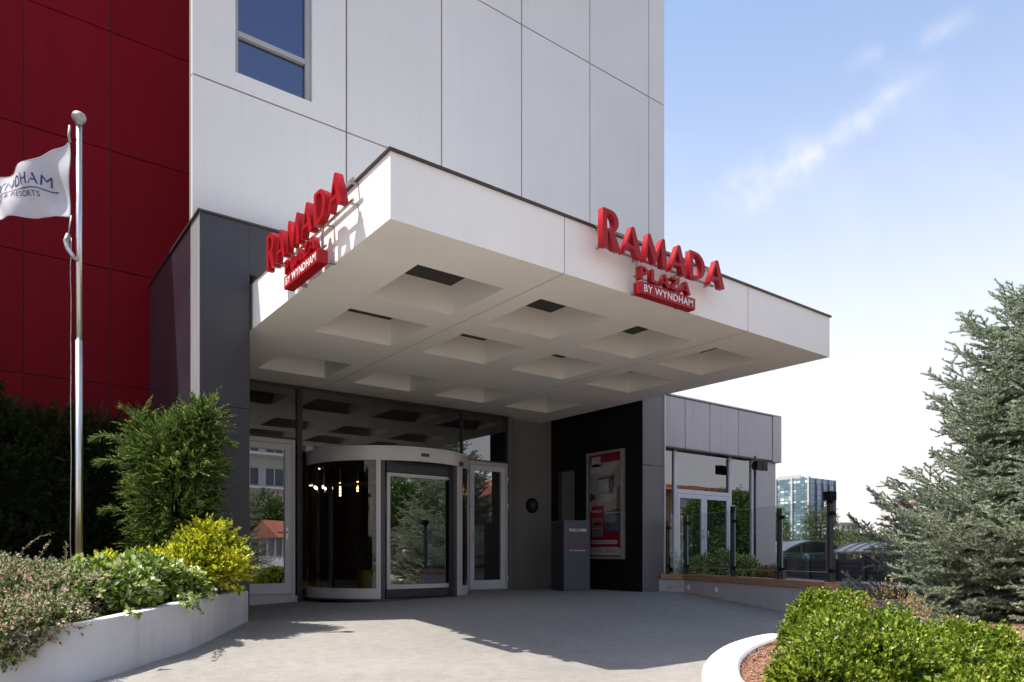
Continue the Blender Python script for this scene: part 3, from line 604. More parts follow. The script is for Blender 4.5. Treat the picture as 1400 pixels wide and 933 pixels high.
def revolving_door():
    cx, cy, r = 5.71, 11.07, 1.39; z0, zg0, zg1, z1 = .10, .27, 2.235, 2.455
    t = thing('revolving_door', 'large curved revolving door with pale metal header drum', 'revolving door', (cx, cy, z0))
    def ang(px):                                                   # angle on the drum front seen in a direction
        u = (px - 700) / 975; d = Vector((S_ + u * C_, C_ - u * S_)).normalized(); c = Vector((cx, cy)); tca = c.dot(d); dd = c.length_squared - tca * tca
        p = d * (tca - math.sqrt(max(0, r * r - dd))); return math.atan2(p.y - cy, p.x - cx)
    A1, A1b, A2, A2b = ang(514.5), ang(520.5), ang(627), ang(632); W0, W1 = math.pi - .14 - 2 * math.pi, .10
    W0 = -math.pi + .0 - .135
    A = [a if a < 0 else a - 2 * math.pi for a in (A1, A1b, A2, A2b)]; A1, A1b, A2, A2b = A
    hd = MB(); hd.arc((cx, cy), r - .05, r, W0, .135, zg1, z1 - .03, 64); hd.arc((cx, cy), r - .05, r + .012, W0, .135, z1 - .0295, z1, 64)
    h = hd.build('header', M['drum_metal'], t)
    MB().arc((cx, cy), 0.0, r - .052, W0, .135, z1 - .03, z1 - .005, 48).build('roof', M['drum_metal'], t)
    MB().arc((cx, cy), 0.0, r - .052, W0, .135, zg1 + .01, zg1 + .03, 48).build('ceiling', M['dark_void'], t)
    s = MB(); a = ang(581); s.arc((cx, cy), r + .001, r + .006, (a - 2 * math.pi if a > 0 else a) - .045, (a - 2 * math.pi if a > 0 else a) + .055, 2.315, 2.365, 6); s.build('name_badge', M['alu_dark'], h)
    s = MB(); a = (A2 + A2b) / 2; s.arc((cx, cy), r + .001, r + .035, a - .035, a + .025, zg1 + .01, zg1 + .075, 5); s.build('motion_sensor', M['alu_dark'], h)
    rl = MB(); rl.arc((cx, cy), r - .05, r, W0, A1, z0, zg0, 24); rl.arc((cx, cy), r - .05, r, A2b, .135, z0, zg0, 18); rl.build('base_rail', M['drum_metal'], t)
    for a, b in ((A1, A1b), (A2, A2b)): MB().arc((cx, cy), r - .07, r + .004, a, b, z0, zg1, 3).build('post', M['drum_metal'], t)
    for a, b in ((A1b, A1b + .045), (A2 - .075, A2)): MB().arc((cx, cy), r - .12, r - .03, a, b, z0, zg1, 2).build('dark_post', M['alu_dark'], t)
    for a, b in ((W0, A1), (A2b, .135)): MB().arc((cx, cy), r - .03, r - .022, a + .002, b - .002, zg0, zg1, 24).build('curved_pane', M['drum_glass'], t)
    for k in (.34, .56): MB().arc((cx, cy), r - .06, r - .035, W0 + k, W0 + k + .02, z0, zg1, 2).build('glazing_bar', M['alu_dark'], t)
    # front wing, nearly parallel to the facade
    a, b = Vector((5.105, 9.94)), Vector((6.315, 9.965)); d = (b - a).normalized(); zz0, zz1 = .25, 2.06
    w = MB(); fw = .055
    w.seg(a, a + d * fw, .05, zz0, zz1); w.seg(b - d * fw, b, .05, zz0, zz1); w.seg(a + d * fw, b - d * fw, .05, zz1 - fw, zz1); w.seg(a + d * fw, b - d * fw, .05, zz0, zz0 + .07)
    wg = w.build('door_wing', M['alu'], t, bevel=.004)
    MB().seg(a + d * fw, b - d * fw, .01, zz0 + .075, zz1 - fw).build('pane', M['door_glass'], wg)
    MB().seg(a - d * .02, b + d * .02, .09, zz1 + .01, zg1 + .005).build('wing_header', M['alu_dark'], t)
    MB().seg(a - d * .02, b + d * .02, .07, .125, zz0 - .008).build('wing_brush', M['alu_dark'], t)
    m2 = MB(); c = Vector((cx, cy))
    for an in (R(118), R(62)):
        e = c + Vector((math.cos(an), math.sin(an))) * 1.25; m2.seg(c + (e - c) * .1, e, .03, zz0, zz0 + .09); m2.seg(c + (e - c) * .1, e, .03, zz1 - .06, zz1); m2.seg(e - (e - c) * .04, e, .05, zz0, zz1)
    m2.tube([(cx, cy, z0), (cx, cy, zg1)], .04, 14); m2.build('inner_wings', M['alu'], t)
    MB().arc((cx, cy), 0, r + .03, W0, .135, G(5.7, 9.7) - .02, z0 + .012, 48).build('floor_disc', M['alu_dark'], t)
revolving_door()
o = MB().box(4.5, 7.3, 9.15, 9.62, .08, .131).build('door_mat', M['alu_dark'], None, (5.9, 9.4, .1)); 
bpy.data.objects.remove(o)

# ------------------------------------------------------------------ lobby behind the glass
def lobby():
    t = thing('lobby_room', 'dark lobby interior seen through the entrance glass', 'room', (6, 15, 0))
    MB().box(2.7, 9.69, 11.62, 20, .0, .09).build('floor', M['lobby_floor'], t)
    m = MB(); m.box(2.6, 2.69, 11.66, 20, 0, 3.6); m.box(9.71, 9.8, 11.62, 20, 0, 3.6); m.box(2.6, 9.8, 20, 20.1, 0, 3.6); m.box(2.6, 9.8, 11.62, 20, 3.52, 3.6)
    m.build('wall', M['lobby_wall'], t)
    MB().box(4.3, 6.8, 18.8, 19.4, .09, 1.2).build('desk', M['wood'], t)
    MB().box(2.69, 9.7, 11.30, 11.62, -.05, .085).build('door_sill', M['lobby_floor'], t)
lobby()
def lobby_bits():
    p = at(508, 12.6); t = thing('brass_column', 'slim brass column inside the revolving door glass', 'column', (p.x, p.y, .1)); MB().tube([(p.x, p.y, .1), (p.x, p.y, 3.5)], .055, 16).build('shaft', M['brass'], t)
    p = at(500, 12.4); t = thing('yellow_planter', 'small yellow box planter at the foot of the brass column', 'planter', (p.x, p.y, .1)); MB().box(p.x - .11, p.x + .13, p.y - .1, p.y + .1, .1, .52).build('box', M['yellow_box'], t, bevel=.01)
    A = np.array([[p.x, p.y, .5]] * 60) + RNG.normal(size=(60, 3)) * .03; D = norm(RNG.normal(size=(60, 3)) * .6 + np.array([0, 0, 1.0])); leaves('foliage', A, D, RNG.normal(size=(60, 3)), RNG.uniform(.3, .7, 60), np.full(60, .03), M['leaf_cypress'], t)
    for px, py in ((438, 641), (461, 634), (425, 664)):
        q = at(px, 15.0); d = thing('lobby_downlight', {438: 'dim ceiling light above the chandelier in the lobby', 461: 'right ceiling light behind the curved glass', 425: 'small lamp at the left edge of the curved glass'}[px], 'light', (q.x, q.y, zpx(py, 15)), 0, 'ceiling lights in the lobby')
        MB().lathe((q.x, q.y, zpx(py, 15)), [(.05, 0), (.055, .02), (.05, .05)], 14).build('rim', M['alu'], d); MB().lathe((q.x, q.y, zpx(py, 15) - .004), [(.035, 0), (.038, .003)], 14).build('lens', M['lamp_white'], d)
M['brass'] = paint('brass', (.55, .38, .14), .3, .15, 6, metal=.9); M['yellow_box'] = paint('yellow_box', (.55, .38, .05), .5, .1, 5)
def at(px, t): return W((px - 700) / 975 * t, t)
def zpx(py, t): return 0.8 + (757.5 - py) * t / 975
M['leaf_cypress'] = M['lobby_wall']
lobby_bits()
def pendant(x, y, z, n, k, label, group='pendant lamps in the lobby'):
    t = thing('pendant_lamp', label, 'lamp', (x, y, z), 0, group)
    c = MB().tube([(x, y, z + n * .06), (x, y, 3.5)], .006, 6).build('cord', M['alu_dark'], t)
    for q in range(n): MB().lathe((x, y, z + q * .062), [(.004, -.020), (.018, -.012), (.022, 0), (.018, .012), (.004, .020)], 8).build('bulb', M[k], t)
for i, (px, dep, z, n) in enumerate(((465, 15.2, 2.05, 5), (489, 15.8, 2.20, 4), (505, 16.3, 2.26, 4), (517, 15.2, 2.15, 5))):
    p = W((px - 700) / 975 * dep, dep)
    pendant(p.x, p.y, z, n, 'lamp_warm', ['string of warm bulbs hanging lowest in the lobby', 'string of warm bulbs second from the chandelier in the lobby', 'string of warm bulbs left of the revolving door post', 'long string of warm bulbs behind the revolving door post'][i])
def chandelier():
    p = W((443 - 700) / 975 * 15.5, 15.5); t = thing('chandelier', 'small warm chandelier glowing in the dark lobby', 'lamp', (p.x, p.y, 2.2))
    m = MB().tube([(p.x, p.y, 2.25), (p.x, p.y, 3.5)], .012, 6)
    for k in range(6):
        a = k * 1.047; m.tube([(p.x, p.y, 2.2), (p.x + .12 * math.cos(a), p.y + .12 * math.sin(a), 2.12), (p.x + .2 * math.cos(a), p.y + .2 * math.sin(a), 2.2)], .008, 6)
    m.build('frame', M['alu_dark'], t)
    for k in range(6):
        a = k * 1.047; MB().lathe((p.x + .2 * math.cos(a), p.y + .2 * math.sin(a), 2.23), [(.004, -.025), (.022, -.01), (.024, .01), (.006, .035)], 8).build('bulb', M['lamp_white'], t)
chandelier()

# ------------------------------------------------------------------ plaque, poster case, welcome stand, house number
def plaque():
    t = thing('round_plaque', 'small round black plaque with green centre on grey wall', 'plaque', (9.31, 11.43, 1.80))
    a = MB(); c = (9.17, 11.43, 1.79)
    def disc(rad, y0, y1, n=40):
        m = MB(); i = len(m.v)
        for y in (y1, y0):
            for j in range(n): m.v.append((c[0] + rad * math.cos(2 * math.pi * j / n), y, c[2] + rad * math.sin(2 * math.pi * j / n)))
        m.f.append(tuple(range(n))); m.m.append(0); m.f.append(tuple(reversed(range(n, 2 * n)))); m.m.append(0)
        for j in range(n): m.f.append((j, n + j, n + (j + 1) % n, (j + 1) % n)); m.m.append(0)
        return m
    disc(.155, 11.40, 11.429).build('rim', M['black_gloss'], t, bevel=.004)
    disc(.12, 11.394, 11.3995).build('face', M['plaque_face'], t)
    disc(.052, 11.389, 11.3935).build('emblem', M['plaque_green'], t)
M['plaque_face'] = paint('plaque_face', (.022, .02, .027), .35); M['plaque_green'] = paint('plaque_green', (.02, .11, .10), .35, .5, 40)
plaque()
def poster():
    X = 9.66; ya, yb, za, zb = 10.27, 9.30, .70, 2.76          # ya: left as seen
    t = thing('poster_case', 'tall framed red and blue poster on the black wall', 'poster', (X, 9.8, za))
    W_, H = ya - yb, zb - za
    f = MB(); f.box(X - .05, X + .038, yb, yb + .05, za, zb); f.box(X - .05, X + .038, ya - .05, ya, za, zb); f.box(X - .05, X + .038, yb + .05, ya - .05, zb - .05, zb); f.box(X - .05, X + .038, yb + .05, ya - .05, za, za + .05)
    f.build('frame', M['case_metal'], t, bevel=.005)
    def q(name, s0, s1, v0, v1, col, lv, par, pts=None):
        """flat printed area; s from the left, v from the bottom, 0..1"""
        x = X + .01 - lv * .0022; m = MB()
        P = pts or [(s0, v0), (s1, v0), (s1, v1), (s0, v1)]
        P = [(ya - .055 - s * (W_ - .11), za + .055 + v * (H - .11)) for s, v in P]
        m.poly([(x, y, z) for y, z in P]); i = len(P); m.v += [(x + .0016, y, z) for y, z in P]
        for k in range(i): m.f.append((k, i + k, i + (k + 1) % i, (k + 1) % i)); m.m.append(0)
        m.f.append(tuple(reversed(range(i, 2 * i)))); m.m.append(0)
        return m.build(name, PM(col), par)
    cache = {}
    def PM(c):
        if c not in cache: cache[c] = paint('poster_ink', c, .35, .04, 6)
        return cache[c]
    red, wht, blue = (.30, .006, .02), (.52, .52, .52), (.055, .085, .13)
    sh = q('sheet', 0, 1, 0, 1, red, 0, t)
    ph = q('photo', 0, 1, .44, .925, (.34, .31, .30), 1, sh)
    q('photo_detail', 0, 0, 0, 0, (.46, .46, .47), 2, ph, [(0, .83), (.62, .79), (.98, .915), (0, .915)])
    q('photo_detail', 0, 0, 0, 0, (.42, .46, .50), 2, ph, [(.28, .64), (.60, .64), (.60, .765), (.28, .755)])
    q('photo_detail', 0, 0, 0, 0, (.08, .05, .045), 3, ph, [(.60, .61), (.77, .61), (.77, .80), (.60, .775)])
    q('photo_detail', 0, 0, 0, 0, (.10, .07, .06), 3, ph, [(.26, .75), (.60, .762), (.60, .785), (.26, .77)])
    q('photo_detail', 0, 0, 0, 0, (.50, .48, .47), 3, ph, [(.24, .50), (.60, .50), (.72, .60), (.36, .615)])
    q('photo_detail', 0, 0, 0, 0, (.40, .30, .18), 4, ph, [(.42, .46), (.66, .45), (.66, .53), (.42, .54)])
    q('photo_detail', 0, 0, 0, 0, (.44, .40, .38), 4, ph, [(.70, .55), (.84, .55), (.86, .66), (.76, .67)])
    q('photo_detail', 0, 0, 0, 0, (.22, .11, .07), 4, ph, [(.84, .47), (.98, .47), (.98, .67), (.86, .67)])
    q('photo_detail', 0, 0, 0, 0, (.06, .04, .04), 4, ph, [(0, .54), (.17, .57), (.17, .61), (0, .625)])
    q('logo_block', .05, .33, .885, .985, wht, 2, sh)
    nb = q('name_block', .06, .44, .375, .50, red, 5, sh)
    me = text_mesh("RAMADA", .26, .0012, .045, .01, 1.1); o = link('lettering', me, nb, None, [M['white_ink']]); o.rotation_euler = (0, 0, R(-90))
    o.location = Vector((X - .0035, ya - .13, za + .055 + (H - .11) * .432)) - wloc(nb)
    bl = q('text_block', .46, .985, .245, .455, blue, 3, sh, [(.46, .235), (.985, .235), (.985, .47), (.46, .435)])
    q('text_line', .49, .93, .418, .428, wht, 4, bl)
    for k in range(8): w = (.30, .22, .30, .33, .27, .2, .24, .28)[k]; q('text_line', .90 - w, .90, .385 - k * .018, .391 - k * .018, (.26, .28, .31), 4, bl)
    for k, (c1, c2) in enumerate((((.20, .14, .10), (.035, .025, .025)), ((.22, .12, .10), (.05, .20, .32)))):
        v = .305 - k * .095; e = q('small_photo', .09, .40, v - .012, v + .072, (.42, .36, .34), 3, sh)
        q('photo_detail', .11, .38, v + .03, v + .064, c1, 4, e); q('photo_detail', .11, .38, v - .006, v + .03, c2, 4, e)
    q('contact_bar', .06, .86, .122, .155, wht, 3, sh, [(.08, .12), (.84, .12), (.87, .128), (.87, .15), (.84, .158), (.08, .158), (.05, .15), (.05, .128)])
    fb = q('footer', 0, 0, 0, 0, wht, 3, sh, [(.02, .01), (.95, .01), (.95, .075), (.86, .09), (.09, .09), (.02, .075)])
    for a, b, v in ((.10, .40, .052), (.52, .84, .058), (.52, .80, .038)): q('text_line', a, b, v, v + .007, (.16, .19, .26), 4, fb)
    for a in (.11, .46): q('text_line', a, a + .035, .130, .148, (.05, .02, .03), 4, sh)
    for a in (.16, .51): q('text_line', a, a + .24, .136, .142, (.2, .2, .24), 4, sh)
    MB().box(X - .046, X - .040, yb + .05, ya - .05, za + .05, zb - .05).build('cover_pane', M['case_glass'], t)
M['case_metal'] = paint('case_metal', (.26, .26, .25), .4, .1, 4, metal=.3)
M['case_glass'] = glass('case_glass', (.9, .9, .9), .0, 1.35)
poster()
def podium():
    tt = 13.2; p = W((771 - 700) / 975 * tt, tt, G(9, 10) - .0); rz = -TH + R(19)
    t = thing('welcome_stand', 'slate grey welcome stand in front of the black wall', 'stand', p, rz)
    MB().box(0, .53, 0, .62, 0, 1.30).build('body', [M['podium'], M['podium_side']], t, local=True, bevel=.003)
    MB().box(-.006, .536, -.006, .626, 1.302, 1.318).build('top', M['podium'], t, local=True, bevel=.003)
    MB().box(-.0015, -.0002, .002, .618, .002, 1.298).build('side_panel', M['podium_side'], t, local=True)
    MB().box(.012, .518, .012, .60, -.012, 0).build('foot', M['alu_dark'], t, local=True)
    for txt, w, cap, x, z, m, bo in (("WELCOME", .36, .055, .10, 1.105, 'white_ink', .02), ("RAMADA", .36, .075, .095, .84, 'red_dim', .02), ("BY WYNDHAM", .31, .024, .12, .74, 'white_ink', .01)):
        link('lettering', text_mesh(txt, w, .002, cap, bo, 1.15), t, (x, 0, z), [M[m]])
M['red_dim'] = paint('red_dim', (.22, .03, .045), .5)
podium()
def house_number():
    t = thing('house_number', 'small orange red house number plate on the dark portal', 'plate', (2.155, 8.7, 2.5))
    p = MB().box(2.093, 2.222, 8.688, 8.699, 2.475, 2.565).build('plate', M['number_red'], t)
    link('digits', text_mesh("202", .085, .002, .05, .02), p, Vector((2.115, 8.6878, 2.494)) - wloc(p), [M['number_ink']])
M['number_red'] = paint('number_red', (.50, .06, .03), .45, .1, 30); M['number_ink'] = paint('number_ink', (.6, .35, .22), .5)
house_number()

# ------------------------------------------------------------------ glazed side building
def annex():
    x0, x1, y, zt, zb = 10.31, 14.22, 9.06, 3.80, 2.84
    t = thing('side_building', 'low glazed side building with grey metal cladding right of the canopy', 'building', (12.2, y, 0))
    jx = [x0, 11.02, 11.78, 12.72, 13.95]; m = MB()
    for a, b in zip(jx[:-1], jx[1:]): m.box(a + .008, b - .008, y - .08, y, zb, zt)
    m.box(13.958, x1 + .06, y - .095, y + .3, zb - .03, zt + .012)
    m.build('cladding', M['zinc'], t, bevel=.006)
    MB().box(x0, x1, y - .05, y, zb + .01, zt - .02).build('joint_backing', M['joint'], t)
    MB().box(x0, x1 + .05, y - .1, y + 5, zt + .013, zt + .04).build('roof_edge', M['zinc'], t)
    MB().box(x0, x1, y + .01, y + 5, zb - .02, zt).box(x1 - .1, x1, y + .13, y + 5, 0, zb - .02).box(x0, x1, y + 4.9, y + 5, -.5, zb - .02).build('wall', M['zinc'], t)
    MB().box(13.38, 14.18, y - .01, y + .12, -.5, zb - .031).build('side_panel', M['zinc'], t)
    MB().box(x0, x1 - .12, y + .5, y + 4.8, .2, .3).build('floor', M['lobby_floor'], t)
    MB().box(x0, 13.37, y - .11, y + .02, zb - .03, zb - .003).build('drip_trim', M['alu_dark'], t)
    W1, W2, W3 = 10.83, 12.56, 13.34
    f = MB()
    for a, b in ((x0, x0 + .03), (W1 - .03, W1 + .04), (W2 - .03, W2 + .05)): f.box(a, b, y, y + .08, -.4, zb - .031)
    f.box(W3 - .03, W3 + .03, y, y + .08, -.4, zb - .031)
    f.box(W1 + .04, W2 - .03, y, y + .07, 1.98, 2.06); f.box(W1 + .04, W2 - .03, y, y + .07, .28, .34)
    f.build('window_frame', M['alu_white'], t, bevel=.004)
    for a, b, c, d in ((x0 + .03, W1 - .03, .2, zb - .031), (W1 + .04, W2 - .03, 2.06, zb - .031), (W2 + .05, W3 - .03, .2, zb - .031)): MB().box(a, b, y + .035, y + .045, c, d).build('pane', M['annex_glass'], t)
    mid = (W1 + W2 + .01) / 2
    for a, b, hx in ((W1 + .045, mid - .004, mid - .07), (mid + .004, W2 - .035, mid + .07)):
        l = MB(); w = .085; l.box(a, a + w, y - .005, y + .06, .345, 1.975); l.box(b - w, b, y - .005, y + .06, .345, 1.975); l.box(a + w, b - w, y - .005, y + .06, 1.975 - w, 1.975); l.box(a + w, b - w, y - .005, y + .06, .345, .52)
        l = l.build('door', M['alu_white'], t, bevel=.004)
        MB().box(a + w, b - w, y + .02, y + .03, .52, 1.975 - w).build('pane', M['annex_glass'], l)
        MB().tube([(hx, y - .005, 1.12), (hx, y - .05, 1.12), (hx, y - .05, 1.26), (hx, y - .005, 1.26)], .008, 6).build('handle', M['steel'], l)
annex()
def lamp_pole():
    t = thing('floodlight_pole', 'thin dark pole carrying two black floodlights by the side building', 'light pole', (12.97, 8.75, .3))
    MB().tube([(12.97, 8.75, .25), (12.97, 8.75, 2.83)], .022, 10).build('pole', M['alu_dark'], t)
    for a, s in ((-.16, -1), (.155, 1)):
        a *= .6; h = MB().box(12.97 + a - .07, 12.97 + a + .08, 8.60, 8.71, 2.53, 2.70).box(12.97 + a - .085, 12.97 + a + .095, 8.575, 8.60, 2.515, 2.715)
        h = h.build('floodlight', M['black_gloss'], t, bevel=.006)
        MB().box(12.97 + a - .02, 12.97 + a + .01, 8.71, 8.76, 2.57, 2.66).build('bracket', M['alu_dark'], h)
lamp_pole()

# ------------------------------------------------------------------ terrace wall, coping, railing, wall lights (right)
TP = [Vector((10.12, 8.86)), Vector((10.33, 8.44)), Vector((8.90, 4.93))]
def terrace():
    t = thing('terrace_wall', 'low grey rendered terrace wall with wooden coping', 'wall', (9.6, 6.7, 0))
    n2 = Vector((.927, -.375))            # inward normal of the long run (away from the drive is +x)
    a, b, c = TP; d = (c - b).normalized(); inn = Vector((-d.y, d.x));
    if inn.x < 0: inn = -inn
    m = MB(); th = .14
    m.poly([(a.x, a.y, .33), (b.x, b.y, .33), (b.x + .16, b.y + .02, .33), (a.x + .16, a.y, .33)])
    m.poly([(a.x, a.y, -.3), (b.x, b.y, -.3), (b.x, b.y, .33), (a.x, a.y, .33)])
    m.seg(b + inn * th / 2, c + inn * th / 2, th, -.6, .33)
    m.build('wall_face', M['stucco_grey'], t)
    k = MB(); w = .24; o = -.035
    k.seg(a + Vector((.09, 0)), b + Vector((.10, .0)), w, .332, .432); k.seg(b + inn * (w / 2 + o) - d * .05, c + inn * (w / 2 + o), w, .334, .434)
    k.build('coping', M['wood'], t, bevel=.006)
    # wall returning behind the bushes
    m = MB(); e = c + Vector((3.2, -1.0)); m.seg(c + Vector((.02, .02)), e, .14, -1.0, .18); m.build('return_wall', M['stucco_grey'], t)
    m = MB(); m.poly([(10.4, 8.9, .30), (10.45, 8.4, .30), (c.x + .13, c.y, .22), (e.x, e.y, .1), (14.4, 5.5, .1), (14.6, 9.05, .28)])
    i = len(m.v); m.build('terrace_floor', M['soil'], t)
    # round recessed wall lights
    for s, lab in ((.045, 'round white wall light just right of the terrace wall corner'), (.29, 'round white wall light in the middle of the long terrace wall')):
        p = b + (c - b) * s - inn * .002; lt = thing('wall_light', lab, 'light', (p.x, p.y, .20), math.atan2(d.y, d.x), 'round lights in the terrace wall')
        mm = MB(); n = 24; R0, R1 = .048, .021; sg = -1 if (Vector((0, 1)).dot(Vector((0, 1)))) else 1
        # ring in local x/z plane; local y points inwards or outwards
        ly = Vector((-math.sin(math.atan2(d.y, d.x)), math.cos(math.atan2(d.y, d.x)))); f = -1 if ly.dot(inn) > 0 else 1
        for r, y in ((R0, 0), (R0, f * .008), (R1, f * .012), (R1, f * .002)):
            for j in range(n): mm.v.append((r * math.cos(2 * math.pi * j / n), y, r * math.sin(2 * math.pi * j / n)))
        for q in range(3):
            for j in range(n): mm.f.append((q * n + j, q * n + (j + 1) % n, (q + 1) * n + (j + 1) % n, (q + 1) * n + j)); mm.m.append(0)
        mm.build('ring', M['white_ink'], lt, local=True)
        mm = MB(); mm.v = [(R1 * math.cos(2 * math.pi * j / n), f * .003, R1 * math.sin(2 * math.pi * j / n)) for j in range(n)]; mm.f = [tuple(range(n))]; mm.m = [0]; mm.build('lens', M['alu'], lt, local=True)
    p = a + (b - a) * .45; lt = thing('wall_light', 'small dim wall light on the short shaded terrace wall', 'light', (p.x - .01, p.y, .2), 0, 'round lights in the terrace wall')
    MB().lathe((0, 0, -.012), [(.028, 0), (.03, .012), (.028, .024)], 16).build('cap', M['stucco_grey'], lt, local=True)
    # railing
    rt = thing('glass_railing', 'clear glass railing on dark posts along the terrace wall', 'railing', (b.x, b.y, .43))
    def post(p, h, w=.055):
        o = MB().obox(p, d, w / 2, w * .42, .434, .434 + h).obox(p, d, w * .8, w * .8, .434, .45)
        o = o.build('post', M['alu_dark'], rt, bevel=.004)
        for z in (.55, .434 + h - .16): MB().obox(p - inn * .0 + d * .04, d, .028, .03, z, z + .05).build('clamp', M['black_gloss'], o)
    ps = [b + inn * .07, b + d * .93 + inn * .07, b + d * 1.83 + inn * .07, b + d * 2.75 + inn * .07, c + inn * .07]
    sp = []
    for px in (938, 1002, 1066, 1135):
        u = (px - 700) / 975; r = Vector((S_ + u * C_, C_ - u * S_)); o0 = b + inn * .085
        # intersection of the sight line with the railing line
        den = r.x * d.y - r.y * d.x; s = (o0.x * r.y - o0.y * r.x) / (-(d.x * r.y - d.y * r.x)) ; sp.append(o0 + d * ((o0.x * r.y - o0.y * r.x) / (d.y * r.x - d.x * r.y)))
    return sp, inn, d, rt, post
sp, INN, DD, RT, mkpost = terrace()
pa = TP[0] + (TP[1] - TP[0]) * .22 + Vector((.09, 0))
mkpost(pa, .98)
for k, p in enumerate(sp): mkpost(p, 1.03 if k else 1.06, .068)
allp = [pa] + sp
for k, (a, b) in enumerate(zip(allp[:-1], allp[1:])):
    dd = (b - a).normalized(); g = MB(); A_, B_ = a + dd * .06, b - dd * .06
    g.seg(A_, B_, .010, .56, 1.50); g = g.build('glass_panel', M['rail_glass'], RT)
    e = MB(); e.seg(A_, B_, .012, 1.5005, 1.504); e.seg(A_, B_, .012, .555, .5595); e.seg(A_, A_ + dd * .004, .012, .56, 1.50); e.seg(B_ - dd * .004, B_, .012, .56, 1.50); e.build('glass_edge', M['glass_edge'], g)
def spot(p, z, label, sz=.07):
    t = thing('spotlight', label, 'spotlight', (p.x, p.y, z), 0, 'spotlights on the railing posts')
    MB().lathe((0, 0, 0), [(.03, 0), (sz * .55, .01), (sz * .6, .03), (sz * .6, .09), (sz * .5, .11)], 14).build('head', M['black_gloss'], t, local=True)
    MB().lathe((0, 0, .1105), [(sz * .45, 0), (sz * .45, .012), (.02, .018)], 14).build('cap', M['steel'], t, local=True)
spot(sp[1], 1.46, 'small round spotlight capping the post before the glass doors')
def boxlight(p, z):
    t = thing('spotlight', 'black box spotlight on top of the rightmost railing post', 'spotlight', (p.x, p.y, z), 0, 'spotlights on the railing posts')
    MB().box(-.08, .06, -.06, .06, 0, .12).build('head', M['black_gloss'], t, local=True, bevel=.01)
    MB().box(-.03, .03, -.03, .03, -.05, -.001).build('bracket', M['black_gloss'], t, local=True)
boxlight(sp[3], 1.50)

# ------------------------------------------------------------------ left planter wall, right kerb island
PLW = [(-3.11, 8.40, .365, -.2), (-3.00, 7.4, .38, -.2), (-2.93, 6.6, .372, -.3), (-2.95, 6.1, .35, -.3), (-3.05, 5.66, .318, -.4), (-3.17, 5.45, .29, -.5), (-3.36, 5.36, .26, -.5), (-3.6, 5.32, .235, -.6), (-4.1, 5.32, .21, -.7), (-5.0, 5.5, .18, -.8), (-6.2, 5.9, .16, -.9)]
def smooth_path(pts, n=4):
    out = []; P = [np.array(p, float) for p in pts]
    for i in range(len(P) - 1):
        p0, p1, p2, p3 = P[max(0, i - 1)], P[i], P[i + 1], P[min(len(P) - 1, i + 2)]
        for k in range(n):
            u = k / n; out.append(.5 * ((2 * p1) + (-p0 + p2) * u + (2 * p0 - 5 * p1 + 4 * p2 - p3) * u * u + (-p0 + 3 * p1 - 3 * p2 + p3) * u ** 3))
    out.append(P[-1]); return out
def planter():
    pts = smooth_path(PLW, 6); xy = [W(p[0] - .065, p[1]) for p in pts]; z1 = [p[2] for p in pts]; z0 = [p[3] for p in pts]
    t = thing('planter_wall', 'curved pale grey planter wall under the flowering shrubs', 'planter', (1.5, 7, 0))
    m = MB().ribbon(xy, .13, z0, z1); o = m.build('wall_face', M['stucco_white'], t)
    for p in o.data.polygons: p.use_smooth = True
    es = o.modifiers.new('edge', 'EDGE_SPLIT'); es.split_angle = R(40)
    # earth behind it
    v = MB(); n = len(xy)
    inner = [(p.x, p.y, z - .05) for p, z in zip(xy, z1)]
    back = [(2.08, 8.75, .30)] + [(2.05 - (2.05 + 7) * k / (n - 2), 11.55, .32) for k in range(n - 1)]
    for k in range(n - 1): v.poly([inner[k], inner[k + 1], back[k + 1], back[k]])
    o = v.build('planter_soil', M['soil'], None, (1, 9, .3)); tag(o, kind='structure')
planter()
ISL = [(2.97, 7.5), (2.55, 7.28), (2.04, 6.63), (1.67, 5.94), (1.42, 5.3), (1.24, 4.56), (1.22, 3.7), (1.6, 2.7), (2.6, 2.1), (4.0, 2.0), (6.0, 2.6), (8.0, 4.2), (9.2, 6.4), (9.3, 9.0), (7.6, 10.1), (5.6, 9.5), (4.3, 8.8), (3.6, 8.1)]
def island():
    P = ISL; n = len(P); out = []
    for i in range(n):
        p0, p1, p2, p3 = [np.array(P[(i + k) % n], float) for k in (-1, 0, 1, 2)]
        for k in range(6):
            u = k / 6; out.append(.5 * ((2 * p1) + (-p0 + p2) * u + (2 * p0 - 5 * p1 + 4 * p2 - p3) * u * u + (-p0 + 3 * p1 - 3 * p2 + p3) * u ** 3))
    N = len(out); O = [W(p[0], p[1]) for p in out]
    def inset(d):
        r = []
        for i in range(N):
            tv = (O[(i + 1) % N] - O[i - 1]).normalized(); nn = Vector((-tv.y, tv.x, 0)); cc = W(5, 5.5)
            if nn.dot(cc - O[i]) < 0: nn = -nn
            r.append(O[i] + nn * d)
        return r
    m = MB(); lay = [(inset(0), -.5), (inset(0), -.045), (inset(.018), -.02), (inset(.245), -.02), (inset(.26), -.04), (inset(.26), -.4)]
    for p, z in lay: m.v += [(q.x, q.y, z) for q in p]
    for a in range(len(lay) - 1):
        for i in range(N):
            j = (i + 1) % N; m.f.append((a * N + i, a * N + j, (a + 1) * N + j, (a + 1) * N + i)); m.m.append(0)
    o = m.build('island_kerb', M['concrete'], None, W(3, 5, -.1)); tag(o, 'broad pale concrete kerb curving round the planted island', 'kerb')
    ii = inset(.25); s = MB(); c = W(5, 5.5)
    for i in range(N):
        j = (i + 1) % N; s.poly([(c.x, c.y, .05), (ii[i].x, ii[i].y, -.07), (ii[j].x, ii[j].y, -.07)])
    o = s.build('island_soil', M['mulch_base'], None, (c.x, c.y, 0)); tag(o, kind='structure')
    return ii
